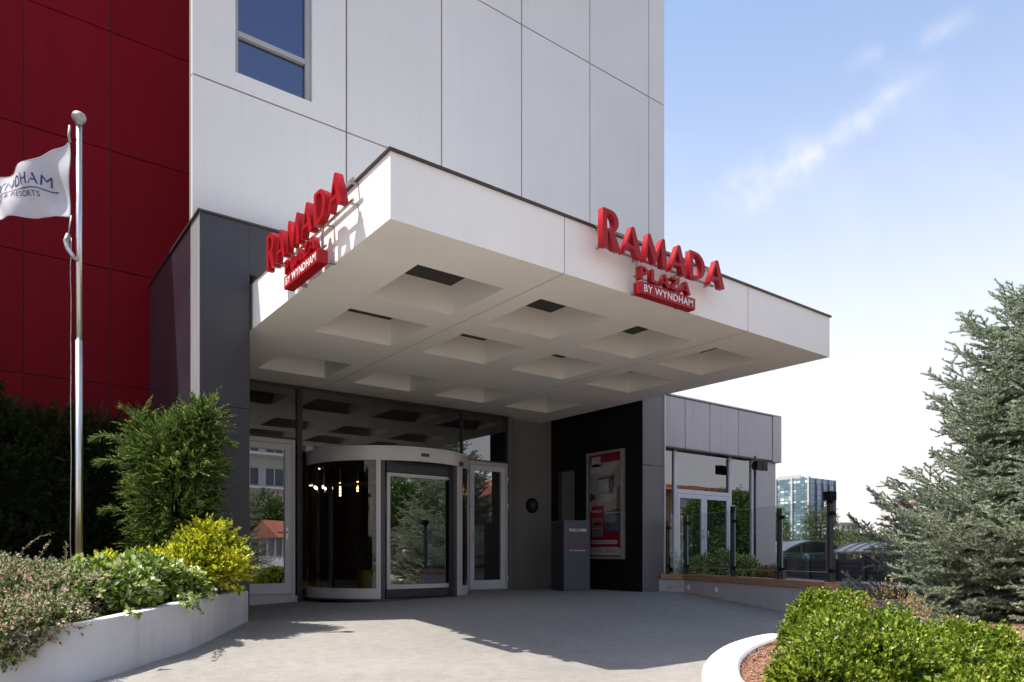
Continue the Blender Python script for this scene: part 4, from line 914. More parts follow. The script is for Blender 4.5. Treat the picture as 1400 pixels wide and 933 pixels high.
M['mulch_base'] = paint('mulch_base', (.24, .12, .075), .95, .45, 30, bump=.8, bscale=60)
ISLIN = island()
def mulch():
    n = 16000; r = np.random.default_rng(3)
    lat = r.uniform(1.4, 3.6, n); t = r.uniform(3.0, 7.4, n)
    X = t * S_ + lat * C_; Y = t * C_ - lat * S_
    poly = np.array([(p.x, p.y) for p in ISLIN]); ins = np.zeros(n, bool); j = len(poly) - 1
    for i in range(len(poly)):
        a, b = poly[i], poly[j]; c = ((a[1] > Y) != (b[1] > Y)) & (X < (b[0] - a[0]) * (Y - a[1]) / (b[1] - a[1] + 1e-12) + a[0]); ins ^= c; j = i
    X, Y = X[ins], Y[ins]; n = len(X); cc = W(5, 5.5)
    P = np.stack([X, Y, -.07 + r.uniform(0, .02, n)], 1)
    # little angular chips: tetrahedra
    T = norm(r.normal(size=(n, 4, 3))) * r.uniform(.008, .022, (n, 1, 1)) * np.array([1, 1, .6]); V = (P[:, None] + T).reshape(-1, 3)
    i = np.arange(n)[:, None] * 4; F = np.concatenate([i + np.array([q]) for q in ([0, 1, 2], [0, 3, 1], [1, 3, 2], [2, 3, 0])], 0)
    o = raw_mesh('mulch', V, F, M['mulch'], None, (4, 3.5, -.05)); tag(o, 'loose orange brown bark and stone chips inside the kerb', 'mulch', kind='stuff')
M['mulch'] = leafmat('mulch_chips', [(0, (.28, .12, .07)), (.25, (.42, .22, .14)), (.5, (.50, .32, .22)), (.75, (.22, .10, .06)), (1, (.58, .45, .36))], .9, 0, .2)
mulch()

# ------------------------------------------------------------------ flagpole and flag
FP = W(-4.372, 7.2)
def flagpole():
    t = thing('flagpole', 'tall polished steel flagpole with a round cap', 'flagpole', (FP.x, FP.y, .3))
    MB().tube([(FP.x, FP.y, .2), (FP.x, FP.y, 2.95)], .034, 20).build('lower_tube', M['steel'], t)
    MB().tube([(FP.x, FP.y, 2.951), (FP.x, FP.y, 5.12)], .028, 20).build('upper_tube', M['steel'], t)
    MB().lathe((FP.x, FP.y, 5.121), [(.032, 0), (.032, .03), (.042, .035), (.062, .062), (.067, .085), (.058, .115), (.030, .135), (.005, .138)], 20).build('cap', M['worn_steel'], t)
    r = random.Random(2); a = W(-4.435, 7.17)
    rope = [(a.x + r.uniform(-.004, .004), a.y, z) for z in np.linspace(3.98, .35, 26)]
    MB().tube(rope, .004, 6).build('rope', M['worn_steel'], t)
    b = W(-4.44, 7.16)
    k = MB(); k.tube([(b.x, b.y, 5.10), (b.x - .01, b.y, 5.0), (b.x, b.y, 4.93)], .012, 6); k.build('snap_hook', M['worn_steel'], t)
    k = MB(); pts = [W(-4.44, 7.14, 4.00), W(-4.46, 7.13, 3.93), W(-4.43, 7.12, 3.84), W(-4.38, 7.11, 3.77), W(-4.34, 7.11, 3.72)]
    k.tube(pts, [.022, .026, .024, .022, .012], 8); k.tube([W(-4.45, 7.15, 3.98), W(-4.44, 7.16, 4.10), W(-4.43, 7.17, 4.2)], .007, 6); k.build('rope_knot', M['worn_steel'], t)
flagpole()
def flag():
    zt = [(0, 4.955), (.12, 4.885), (.25, 4.80), (.40, 4.71), (.55, 4.655), (.75, 4.60), (1.3, 4.52)]
    zb = [(0, 4.185), (.15, 4.20), (.30, 4.20), (.45, 4.165), (.6, 4.155), (.75, 4.165), (1.3, 4.12)]
    def F(s, v, off=0.0):
        a = np.interp(s, [q[0] for q in zt], [q[1] for q in zt]); b = np.interp(s, [q[0] for q in zb], [q[1] for q in zb])
        dep = .06 * math.sin(s * 8.5 + v * 1.6) * min(1, s * 5) + .030 * math.sin(s * 19 - v * 5 + 1) * min(1, s * 6) + .018 * math.sin((1 - v) * 9 + s * 14) * math.exp(-((s - .08) / .10) ** 2) * 1.4
        return W(-4.445 - s, 7.17 + dep - off, b + (a - b) * v)
    t = thing('flag', 'pale grey flag with navy lettering flying from the steel pole', 'flag', F(0, .5))
    nx, nz = 90, 40; v = [tuple(F(1.25 * i / nx, j / nz)) for j in range(nz + 1) for i in range(nx + 1)]
    f = [(j * (nx + 1) + i, j * (nx + 1) + i + 1, (j + 1) * (nx + 1) + i + 1, (j + 1) * (nx + 1) + i) for j in range(nz) for i in range(nx)]
    m = MB(); m.v = v; m.f = f; m.m = [0] * len(f); m.smooth = set(range(len(f))); o = m.build('fabric', M['cloth'], t)
    so = o.modifiers.new('solid', 'SOLIDIFY'); so.thickness = .002
    def put(txt, w, cap, s_right, vfun, bold, sp=1.0):
        me = text_mesh(txt, w, .0008, cap, bold, sp); lz = wloc(t); 
        for vv in me.vertices:
            s = s_right + (w - vv.co.x); z = vv.co.z; base = F(s, 0); top = F(s, 1); vn = vfun(s) + z / (top.z - base.z)
            q = F(s, vn, .006 + (.0008 if vv.co.y > -.0004 else 0)); vv.co = q - lz
        link('lettering', me, t, None, [M['navy_ink']])
    vf = lambda s: float(np.interp(s, [0, .21, .4, .55, .75, 1.3], [.47, .475, .58, .66, .56, .45]))
    put("WYNDHAM", .66, .105, .205, vf, 0, 1.08)
    put("HOTELS & RESORTS", .62, .052, .285, lambda s: vf(s) - .205, .0, 1.05)
    m = MB(); 
    for k in range(40):
        s0, s1 = .16 + .8 * k / 40, .16 + .8 * (k + 1) / 40; a0, a1 = vf(s0) - .075, vf(s1) - .075
        m.poly([F(s0, a0, .007), F(s1, a1, .007), F(s1, a1 + .018, .007), F(s0, a0 + .018, .007)])
    m.build('underline', M['navy_ink'], t)
    # rolled hem on the top edge
    MB().tube([F(s, 1) for s in np.linspace(0, 1.2, 40)], .005, 6).build('hem', M['cloth'], t)
flag()

# ================================================================== PLANTS
M['leaf_box'] = leafmat('leaf_box', [(0, (.03, .065, .008)), (.28, (.085, .15, .012)), (.55, (.19, .27, .02)), (.85, (.32, .39, .035)), (1, (.44, .46, .08))], .35, .30, .4)
M['leaf_gold'] = leafmat('leaf_gold', [(0, (.06, .12, .012)), (.22, (.20, .28, .02)), (.42, (.52, .55, .03)), (1, (.86, .80, .06))], .4, .35, .4)
M['leaf_varieg'] = leafmat('leaf_varieg', [(0, (.035, .09, .012)), (.30, (.12, .22, .025)), (.55, (.32, .42, .05)), (.74, (.55, .60, .22)), (1, (.74, .76, .52))], .35, .3, .5)
M['leaf_abelia'] = leafmat('leaf_abelia', [(0, (.035, .08, .016)), (.36, (.10, .17, .035)), (.52, (.26, .29, .13)), (.68, (.55, .52, .40)), (.84, (.52, .27, .20)), (1, (.75, .68, .58))], .45, .3, .4)
M['leaf_cypress'] = leafmat('leaf_cypress', [(0, (.025, .055, .014)), (.45, (.085, .145, .03)), (.8, (.22, .31, .06)), (1, (.38, .42, .13))], .6, .3, .2)
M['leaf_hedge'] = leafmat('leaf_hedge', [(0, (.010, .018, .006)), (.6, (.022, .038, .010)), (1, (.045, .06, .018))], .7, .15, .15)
M['needle'] = leafmat('needle', [(0, (.10, .15, .11)), (.35, (.26, .33, .25)), (.7, (.44, .50, .37)), (1, (.58, .60, .38))], .5, .35, .3)
M['leaf_tree'] = leafmat('leaf_tree', [(0, (.03, .07, .012)), (.5, (.07, .13, .02)), (1, (.13, .19, .035))], .5, .3, .3)
M['leaf_far'] = leafmat('leaf_far', [(0, (.045, .07, .03)), (.5, (.08, .11, .05)), (1, (.13, .15, .07))], .7, .2, .2)
M['leaf_rusty'] = leafmat('leaf_rusty', [(0, (.12, .16, .04)), (.4, (.36, .26, .10)), (.8, (.50, .24, .13)), (1, (.30, .28, .10))], .6, .3, .2)

def at(px, t): return W((px - 700) / 975 * t, t)
def zpx(py, t): return 0.8 + (757.5 - py) * t / 975
def bl(px, py, t, rx, ry, rz): p = at(px, t); return (p.x, p.y, zpx(py, t), rx, ry, rz)
# right island bushes
def bush(label, blobs, n, seed, k=9, ls=.030, lw=.019, tl=.085):
    c = blobs[0]; return shrub('round_bush', label, 'bush', (c[0], c[1], -.06), blobs, n, tl, k, ls, lw, M['leaf_box'], seed, 'clipped green bushes in the island', depth=.34, up=.7, jitter=.55, amp=.30)
bush('bright green rounded bush nearest the terrace wall', [bl(1128, 848, 6.7, .29, .33, .25), bl(1112, 880, 6.5, .26, .3, .24)], 2600, 11, ls=.034, lw=.023)
bush('largest bright green bush in the middle of the island', [bl(1165, 925, 4.6, .37, .42, .30), bl(1215, 900, 5.1, .36, .40, .27), bl(1120, 945, 4.3, .24, .28, .24), bl(1262, 935, 4.6, .32, .36, .26), bl(1150, 885, 5.4, .30, .3, .24)], 7600, 12, ls=.033, lw=.022)
bush('darker green bush under the blue spruce', [bl(1305, 900, 5.5, .33, .36, .24), bl(1350, 915, 5.4, .28, .32, .20)], 2800, 13, ls=.034, lw=.022)
bush('yellow green bush at the lower right corner', [bl(1400, 962, 4.2, .34, .36, .24), bl(1335, 985, 3.9, .28, .3, .22)], 3000, 14, ls=.034, lw=.023)
# rusty sprig tufts between bush and spruce
def tuft():
    p = at(1215, 6.1); t = thing('rusty_shrub', 'thin rusty orange shrub between the bush and the spruce', 'shrub', (p.x, p.y, -.05))
    P, D = blob_twigs([(p.x, p.y, .20, .36, .30, .27), (at(1265, 6.0).x, at(1265, 6.0).y, .12, .22, .2, .16)], 170, 61, depth=.5, up=.8)
    LP, LD, NN, a, b = twig_leaves(P, D, .10, 8, .028, .010, 62); leaves('foliage', LP, LD, NN, a, b, M['leaf_rusty'], t)
    m = MB(); r = random.Random(3)
    for k in range(14): m.tube([(p.x + r.uniform(-.05, .05), p.y, -.06), (p.x + r.uniform(-.3, .3), p.y + r.uniform(-.2, .2), r.uniform(.2, .42))], [.005, .002], 5)
    m.build('stem', M['twig_bark'], t)
tuft()
# left planter plants
shrub('golden_shrub', 'bright yellow green shrub against the dark portal', 'shrub', (at(278, 7.35).x, at(278, 7.35).y, .32), [bl(284, 778, 7.35, .28, .24, .24), bl(288, 748, 7.35, .15, .15, .17), bl(252, 792, 7.2, .20, .2, .17), bl(306, 785, 7.3, .16, .16, .20), bl(262, 762, 7.3, .12, .12, .14)], 1500, .15, 9, .050, .026, M['leaf_gold'], 21, depth=.4, up=.7, amp=.3)
shrub('variegated_shrub', 'green and cream ivy like shrub in the middle of the planter', 'shrub', (at(190, 6.5).x, at(190, 6.5).y, .32), [bl(150, 815, 6.1, .26, .30, .22), bl(195, 800, 6.6, .28, .28, .20), bl(235, 808, 6.75, .24, .22, .17), bl(120, 820, 6.1, .24, .26, .24)], 2400, .10, 7, .058, .040, M['leaf_varieg'], 22, depth=.3, up=.35, amp=.2)
shrub('yellow_tipped_shrub', 'small shrub with yellow tips beside the flowering shrub', 'shrub', (at(145, 6.5).x, at(145, 6.5).y, .32), [bl(143, 795, 6.5, .12, .12, .19), bl(158, 800, 6.45, .10, .1, .12)], 420, .11, 8, .045, .022, M['leaf_gold'], 23, depth=.4, up=1.1, amp=.3)
shrub('yellow_tipped_shrub', 'small shrub with yellow tips in front of the cypress', 'shrub', (at(205, 6.9).x, at(205, 6.9).y, .32), [bl(205, 792, 6.9, .20, .16, .17), bl(180, 800, 6.8, .12, .12, .14)], 560, .11, 8, .045, .024, M['leaf_gold'], 24, depth=.4, up=.9, amp=.3)
def abelia():
    base = at(45, 6.2); t = thing('flowering_shrub', 'pale pink and cream flowering shrub spilling over the planter wall', 'shrub', (base.x, base.y, .2))
    B = [bl(40, 820, 6.1, .42, .42, .27), bl(98, 820, 5.9, .26, .30, .22), bl(-20, 815, 6.2, .40, .4, .30), bl(28, 858, 5.35, .28, .22, .17), bl(-15, 868, 5.3, .26, .22, .19), bl(72, 848, 5.4, .20, .20, .13), bl(12, 882, 5.2, .13, .10, .12)]
    P, D = blob_twigs(B, 4200, 31, depth=.3, up=.15, amp=.22, low=-.8)
    LP, LD, NN, a, b = twig_leaves(P, D, .10, 9, .031, .017, 32); leaves('foliage', LP, LD, NN, a, b, M['leaf_abelia'], t)
    P2, D2 = blob_twigs([(x, y, z, rx * .75, ry * .75, rz * .75) for x, y, z, rx, ry, rz in B], 1200, 33, low=-1, depth=.5)
    LP, LD, NN, a, b = twig_leaves(P2, D2, .1, 6, .05, .03, 34); leaves('inner_foliage', LP, LD, NN, a, b, M['leaf_cypress'], t)
    def spray(pts, k, seed, par, ls=.03, down=False):
        r = np.random.default_rng(seed); pts = np.array([tuple(p) for p in pts]); n = len(pts) - 1; f = np.linspace(.1, .999, k); i = (f * n).astype(int); u = (f * n - i)[:, None]
        Q = pts[i] * (1 - u) + pts[i + 1] * u; D = norm(pts[i + 1] - pts[i]); sd = norm(r.normal(size=(k, 3))); return Q, norm(D * .5 + sd), norm(r.normal(size=(k, 3))), r.uniform(.7, 1.2, k) * ls, r.uniform(.7, 1.1, k) * ls * .55
    st = MB(); acc = []
    arcs = [[(8, 795), (22, 765), (38, 745), (54, 734), (70, 729)], [(45, 790), (52, 768), (60, 750), (69, 738)], [(88, 790), (88, 770), (90, 755), (91, 742)], [(100, 795), (98, 776), (96, 766)], [(5, 780), (4, 765), (2, 755)], [(60, 800), (55, 786), (50, 778)], [(112, 800), (118, 785), (121, 772)],
            [(20, 870), (16, 890), (17, 905)], [(35, 870), (38, 885), (40, 893)], [(62, 850), (66, 872), (68, 877)], [(0, 880), (3, 900), (4, 915)]]
    for q, ar in enumerate(arcs):
        pts = [at(x, 6.2 if q < 7 else 5.2 - .0 * q) for x, y in ar]; pts = [Vector((p.x, p.y, zpx(y, 6.2 if q < 7 else 5.2))) for p, (x, y) in zip(pts, ar)]
        st.tube(pts, [.004] * (len(pts) - 1) + [.0015], 5); acc.append(spray(pts, 34 if q < 7 else 46, 40 + q, t))
    st.build('stem', M['twig_bark'], t); A = [np.concatenate([a[k] for a in acc]) for k in range(5)]
    leaves('spray_foliage', A[0], A[1], A[2], A[3], A[4], M['leaf_abelia'], t)
abelia()
def trailing_ivy():
    base = at(268, 6.55); t = thing('trailing_ivy', 'ivy strand hanging over the planter wall to the ground', 'ivy', (base.x, base.y, .38))
    st = MB(); acc = []; r = np.random.default_rng(8)
    for ar, k in (([(262, 818), (268, 822), (272, 832), (276, 838)], 40), ([(285, 812), (292, 818), (297, 832), (299, 850), (299, 862)], 26), ([(250, 822), (258, 826), (262, 834)], 22), ([(245, 815), (270, 814), (296, 812)], 60), ([(172, 832), (182, 838), (190, 843)], 26)):
        pts = []
        for x, y in ar:
            tt = 6.60 + (x - 268) * .027 if x > 200 else 5.62; tt -= .03; p = at(x, tt); pts.append(Vector((p.x, p.y, zpx(y, tt))))
        st.tube(pts, .003, 5); P = np.array([tuple(p) for p in pts]); n = len(P) - 1; f = np.linspace(0, .999, k); i = (f * n).astype(int); u = (f * n - i)[:, None]
        acc.append((P[i] * (1 - u) + P[i + 1] * u + r.normal(size=(k, 3)) * .008, norm(r.normal(size=(k, 3)) + np.array([0, 0, -.3])), norm(r.normal(size=(k, 3)) + np.array([-.5, -1, .5])), r.uniform(.7, 1.2, k) * .045, r.uniform(.7, 1.2, k) * .035))
    st.build('stem', M['twig_bark'], t); A = [np.concatenate([a[q] for a in acc]) for q in range(5)]
    leaves('foliage', A[0], A[1], A[2], A[3], A[4], M['leaf_varieg'], t)
trailing_ivy()

def conifer_sprays(blobs, n, seed, L0, side_n, ll, lw, out_up=.35, depth=.35, amp=.25, droop=.0, low=-.5):
    """flat feathery sprays: a spine with leaflets both sides"""
    r = np.random.default_rng(seed); P, D = blob_twigs(blobs, n, seed, depth=depth, up=out_up, jitter=.35, amp=amp, low=low); n = len(P)
    L = r.uniform(.6, 1.2, n) * L0; side = norm(np.cross(D, norm(r.normal(size=(n, 3)) * .5 + np.array([0, 0, 1.0])))); nn = np.cross(side, D)
    f = np.linspace(.05, 1, side_n)[None]; sg = np.where(np.arange(side_n) % 2 == 0, 1, -1)[None]
    spine = P[:, None] + D[:, None] * (f * L[:, None])[..., None] + np.array([0, 0, -1.0]) * ((f * L[:, None]) ** 2 * droop)[..., None]
    LD = norm(D[:, None] * (.9 + .8 * f[..., None]) + side[:, None] * sg[..., None] * (1.0 - .55 * f[..., None]) + r.normal(size=spine.shape) * .12)
    a = ll * (1.15 - .55 * f) * r.uniform(.7, 1.2, (n, side_n)); b = lw * r.uniform(.8, 1.2, (n, side_n)) * np.ones_like(a)
    NN = nn[:, None] + r.normal(size=spine.shape) * .3
    return spine.reshape(-1, 3), LD.reshape(-1, 3), NN.reshape(-1, 3), a.ravel(), b.ravel()
def cypress():
    b = at(235, 7.75); t = thing('cypress', 'feathery green cypress bush in front of the dark portal', 'cypress', (b.x, b.y, .3))
    T = 7.75
    B = [bl(243, 700, T, .28, .28, .48), bl(244, 645, T, .30, .30, .34), bl(268, 602, T, .13, .15, .22), bl(218, 618, T + .1, .19, .2, .18), bl(243, 752, T, .26, .26, .28), bl(266, 645, T, .14, .2, .26), bl(196, 590, T, .05, .06, .13), bl(208, 640, T, .12, .14, .08), bl(207, 700, T, .11, .14, .09), bl(280, 577, T, .05, .08, .11), bl(202, 668, T, .10, .12, .05), bl(210, 742, T, .10, .12, .06)]
    A = conifer_sprays(B, 4000, 51, .245, 18, .060, .0105, out_up=.12, depth=.36, amp=.42, droop=.6)
    leaves('foliage', *A, M['leaf_cypress'], t)
    A = conifer_sprays([(x, y, z, rx * .7, ry * .7, rz * .75) for x, y, z, rx, ry, rz in B], 1300, 52, .2, 12, .09, .022, depth=.5, low=-1)
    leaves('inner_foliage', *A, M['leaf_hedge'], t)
    m = MB(); m.tube([(b.x, b.y, .2), (b.x + .02, b.y, 1.2), (b.x, b.y, 2.1)], [.05, .035, .01], 8)
    # long stray sprays reaching out
    acc = []
    for pts in ([(205, 610), (195, 582), (180, 565), (168, 557)], [(185, 620), (160, 598), (140, 595), (128, 600)], [(180, 640), (150, 628), (135, 632)], [(285, 580), (287, 556), (291, 546)], [(295, 610), (308, 605), (318, 608)], [(292, 648), (305, 640), (312, 640)], [(170, 700), (152, 696), (143, 698)], [(285, 690), (296, 684)]):
        tt = T - .1; V = [Vector((at(x, tt).x, at(x, tt).y, zpx(y, tt))) for x, y in pts]; m.tube(V, [.008] * (len(V) - 1) + [.002], 5)
        for q in range(5):
            k = 36; r = np.random.default_rng(q + len(acc)); P = np.array([tuple(p) for p in V]); n = len(P) - 1; f = np.linspace(.1, .999, k); i = (f * n).astype(int); u = (f * n - i)[:, None]
            Dd = norm(P[i + 1] - P[i]); acc.append((P[i] * (1 - u) + P[i + 1] * u, norm(Dd + norm(r.normal(size=(k, 3))) * .7), r.normal(size=(k, 3)), r.uniform(.05, .11, k), r.uniform(.008, .013, k)))
    m.build('trunk', M['bark'], t); A = [np.concatenate([a[k] for a in acc]) for k in range(5)]; leaves('spray_foliage', *A, M['leaf_cypress'], t)
cypress()
def hedge():
    t = thing('dark_hedge', 'tall dark evergreen hedge in shade in front of the red wall', 'hedge', (0, 10.9, .3))
    B = []; r = random.Random(5)
    for k in range(18):
        x = 1.75 - k * .40; h = 2.02 + .32 * min(1, max(0, (1.4 - x) / 2.5)) + r.uniform(-.08, .08); B.append((x, 10.75 + r.uniform(-.1, .1), h * .62, .42, .42, h * .60)); B.append((x + .2, 10.6, .7, .42, .4, .55))
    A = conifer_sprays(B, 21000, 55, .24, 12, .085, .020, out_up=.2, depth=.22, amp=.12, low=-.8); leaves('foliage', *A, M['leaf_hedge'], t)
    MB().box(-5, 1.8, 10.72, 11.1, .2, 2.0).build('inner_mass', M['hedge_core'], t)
    m = MB()
    for k in range(7): m.tube([(1.7 - k, 10.8, .2), (1.7 - k, 10.8, 1.9)], [.05, .02], 7)
    m.build('trunks', M['bark'], t)
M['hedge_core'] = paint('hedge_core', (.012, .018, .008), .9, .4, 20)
hedge()
# low shrubs on the terrace
for i, (px, py, t_, rx, rz, lab) in enumerate(((918, 765, 14.0, .22, .42, 'tall light green shrub behind the first railing post'), (962, 772, 13.6, .30, .26, 'green shrub behind the glass left of the side doors'), (992, 768, 13.4, .26, .34, 'green shrub behind the glass in front of the side doors'), (1022, 775, 12.8, .22, .24, 'small shrub right of the third railing post'), (1052, 786, 12.2, .22, .12, 'low rusty green shrub at the foot of the terrace railing'))):
    b = at(px, t_); m = M['leaf_varieg'] if i < 4 else M['leaf_rusty']
    shrub('terrace_shrub', lab, 'shrub', (b.x, b.y, .3), [(b.x, b.y, .32 + rz * .5, rx, rx, rz)], 420, .10, 8, .045, .024, m, 70 + i, 'low shrubs behind the railing', depth=.4, up=.9, amp=.3)

# ------------------------------------------------------------------ blue spruce
def spruce_mesh(seed, H, Rb, nb, zlow, sc=1.0):
    """returns twigs (P, D, L) and branch tubes in local coordinates"""
    r = random.Random(seed); tw = []; m = MB(); m.tube([(0, 0, -.3), (.02, 0, H * .5), (0, .01, H)], [.11, .07, .012], 10)
    for k in range(nb):
        f = (k + r.random() * .8) / nb; z = zlow + (H - zlow) * f ** 1.22; tier = (.34 if sc > 1 else .28); z = z * .45 + .55 * (round(z / tier) * tier) + r.uniform(-.03, .03); z = max(zlow, z); q = z * .80 if sc > 1 else (z / H) * 4.35; L = (Rb / 2.2) * float(np.interp(q, [.2, .55, 1.25, 1.55, 1.8, 2.3, 2.95, 3.6, 4.1, 4.35], [2.2, 2.2, 2.08, 1.85, 1.5, 1.35, 1.10, .82, .35, .12])) * r.uniform(.78, 1.04) + .02; L = min(L, (H - z) * 1.5 + .12); az = k * 2.39996 + r.uniform(-.3, .3)
        out = Vector((math.cos(az), math.sin(az), 0)); sd = Vector((-out.y, out.x, 0)); rise = .22 * f - .05 + r.uniform(-.07, .07); pts = []
        nseg = max(4, int(L / (.088 * sc)))
        for i in range(nseg + 1):
            u = i / nseg; x = u * L; zz = z + x * rise - .20 * L * math.sin(u * 2.2) + .15 * L * u ** 3; pts.append(Vector((0, 0, zz)) + out * x + sd * math.sin(u * 3 + k) * .03 * L)
        m.tube(pts, [.022 * (1 - .85 * i / nseg) * min(1, L / 1.2 + .3) for i in range(nseg + 1)], 5)
        for i in range(1, nseg + 1):
            u = i / nseg
            if u < .2: continue
            p = pts[i]; dv = (pts[i] - pts[i - 1]).normalized()
            tw.append((p - dv * .05 * sc, dv, .13 * sc))
            for s in (-1, 1):
                ls = min(.60 * sc, (.45 * (L - u * L) + .15 * sc)) * r.uniform(.7, 1.15); d = (dv * .7 + sd * s * .75 + Vector((0, 0, r.uniform(-.45, .55)))).normalized(); q = p.copy(); n = max(1, int(ls / (.09 * sc)))
                for j in range(n):
                    d = (d + Vector((0, 0, .04)) + dv * .05).normalized(); tw.append((q, d, .115 * sc)); q = q + d * .085 * sc
                    for s2 in (-1, 1):
                        if j >= n - 1 and r.random() < .5: continue
                        e = (d * .8 + d.cross(Vector((0, 0, 1))) * s2 * .65 + Vector((0, 0, r.uniform(-.25, .2)))).normalized(); tw.append((q, e, r.uniform(.07, .12) * sc))
    return tw, m
def spruce(loc, seed, H, Rb, nb, zlow, label, needles=26, name='blue_spruce', sc=1.0):
    t = thing(name, label, 'spruce', loc); tw, m = spruce_mesh(seed, H, Rb, nb, zlow, sc); r = np.random.default_rng(seed)
    P = np.array([tuple(a) for a, _, _ in tw]); D = norm(np.array([tuple(b) for _, b, _ in tw])); Lg = np.array([c for _, _, c in tw]); n = len(P); k = needles
    ref = norm(np.cross(D, r.normal(size=D.shape))); ref2 = np.cross(D, ref); f = (np.arange(k)[None] + r.random((n, k))) / k; an = r.uniform(0, 6.28, (n, k))
    side = ref[:, None] * np.cos(an)[..., None] + ref2[:, None] * np.sin(an)[..., None]; side[..., 2] += .25
    base = P[:, None] + D[:, None] * (f * Lg[:, None])[..., None]; nd = norm(D[:, None] * .9 + side); nl = r.uniform(.020, .031, (n, k))[..., None] * sc
    wv = norm(np.cross(nd, r.normal(size=nd.shape))) * .0048 * sc
    V = np.stack([base - wv, base + wv, base + nd * nl], 2).reshape(-1, 3); F = np.arange(len(V)).reshape(-1, 3)
    raw_mesh('crown', V + np.array(loc), F, M['needle'], t); m.build('trunk', M['bark'], t, local=True)
    tb = MB()
    # woody twigs as thin prisms
    nn = n; w = .0035; A = P; B = P + D * Lg[:, None]; a1 = ref * w; a2 = ref2 * w
    V = np.stack([A + a1, A - .5 * a1 + .87 * a2, A - .5 * a1 - .87 * a2, B], 1).reshape(-1, 3); i = np.arange(nn)[:, None] * 4
    F = np.concatenate([i + np.array([q]) for q in ([0, 1, 3], [1, 2, 3], [2, 0, 3])], 0); raw_mesh('twigs', V + np.array(loc), F, M['twig_bark'], t)
    print('spruce twigs', n); return t
sp_loc = at(1462, 9.6); spruce((sp_loc.x, sp_loc.y, -.2), 5, 4.85, 2.78, 270, .08, 'large blue spruce filling the right edge of the view', 40, sc=1.38)

# ================================================================== BEYOND
def office_tower():
    t_ = 250.0; c = at(1106, t_); t = thing('office_tower', 'distant blue glass office tower with vertical ribs', 'building', (c.x, c.y, -3))
    right = Vector((C_, -S_)); fwd = Vector((S_, C_)); a1 = R(38); 
    dR = (right * math.cos(a1) + fwd * math.sin(a1)); dL = Vector((-dR.y, dR.x)); 
    if dL.dot(right) > 0: dL = -dL
    ztop = zpx(653, t_); z0 = -12; n = 14; wR, wL = 17.5, 22.0; c2 = Vector((c.x, c.y)); fh = (ztop - z0) / 20
    core = MB(); P = [c2, c2 + dR * wR, c2 + dR * wR + dL * wL, c2 + dL * wL]; core.poly([(p.x, p.y, z0) for p in P]); core.poly([(p.x, p.y, ztop) for p in P])
    for k in range(4): a, b = P[k], P[(k + 1) % 4]; core.poly([(a.x, a.y, z0), (b.x, b.y, z0), (b.x, b.y, ztop), (a.x, a.y, ztop)])
    core.build('wall', M['tower_spandrel'], t)
    for (d, w, nc, mat, nm) in ((dR, wR, 8, 'pane_blue', 'window_bands'), (dL, wL, 14, 'pane_teal', 'window_bands')):
        nn = Vector((d.y, -d.x)); 
        if nn.dot(fwd) > 0: nn = -nn
        m = MB()
        for i in range(nc):
            for k in range(20):
                for (v0, v1) in ((.12, .56), (.60, .92)):
                    a = c2 + d * (w * (i + .08) / nc) + nn * .05; b = c2 + d * (w * (i + .92) / nc) + nn * .05; z = z0 + fh * k
                    m.poly([(a.x, a.y, z + fh * v0), (b.x, b.y, z + fh * v0), (b.x, b.y, z + fh * v1), (a.x, a.y, z + fh * v1)])
        m.build(nm, M[mat], t)
        m = MB()
        for i in (range(0, nc + 1, 2) if nm and d is dR else (0, 4, 8, 12)):
            p = c2 + d * (w * i / nc) + nn * .3; m.obox(p, d, .30 if d is dL else .09, .35, z0, ztop + (.4 if d is dL else 0))
        m.build('vertical_ribs', M['tower_rib'] if d is dL else M['tower_rib_dark'], t)
    m = MB(); q = c2 + dL * 5 + dR * 3; m.seg(q, q + dL * 9, .4, ztop, ztop + 1.6); m.seg(q + dR * 2, q + dR * 2 + dL * 3, 2, ztop, ztop + 1.1); m.build('roof_plant', M['tower_rib'], t)
M['tower_spandrel'] = paint('tower_spandrel', (.10, .14, .18), .4, .1, .1)
M['tower_rib'] = paint('tower_rib', (.42, .41, .40), .6); M['tower_rib_dark'] = paint('tower_rib_dark', (.07, .10, .16), .5)
M['pane_blue'] = leafmat('pane_blue', [(0, (.12, .18, .30)), (.5, (.18, .26, .40)), (1, (.27, .34, .46))], .15, 0, .8)
M['pane_teal'] = leafmat('pane_teal', [(0, (.05, .10, .12)), (.45, (.08, .17, .19)), (.78, (.16, .28, .30)), (.92, (.5, .6, .6)), (1, (.7, .78, .78))], .15, 0, .8)
office_tower()
def flat_building(name, label, px0, px1, py0, py1, t_, depth, mat, win=None, fl=2, nc=6, rz=0.0, roof=None):
    a, b = at(px0, t_), at(px1, t_); c = (a + b) / 2; w = (b - a).length; z1, z0 = zpx(py0, t_), zpx(py1, t_)
    t = thing(name, label, 'building', (c.x, c.y, z0), -TH + rz)
    MB().box(-w / 2, w / 2, 0, depth, 0, z1 - z0).build('wall', mat, t, local=True)
    if win:
        fh = (z1 - z0) / fl
        for k in range(fl):
            for i in range(nc): MB().box(-w / 2 + w * (i + .18) / nc, -w / 2 + w * (i + .82) / nc, -.06, -.001, fh * (k + .3), fh * (k + .8)).build('window', win, t, local=True)
    MB().box(-w / 2 - .3, w / 2 + .3, -.3, depth + .3, z1 - z0 + .001, z1 - z0 + .25 * t_ / 100).build('roof', roof or M['joint_light'], t, local=True)
    return t
M['far_wall'] = paint('far_wall', (.48, .46, .43), .8, .1, .3); M['far_glass'] = paint('far_glass', (.06, .08, .10), .2)
M['roof_red'] = paint('roof_red', (.30, .10, .06), .8, .2, 2)
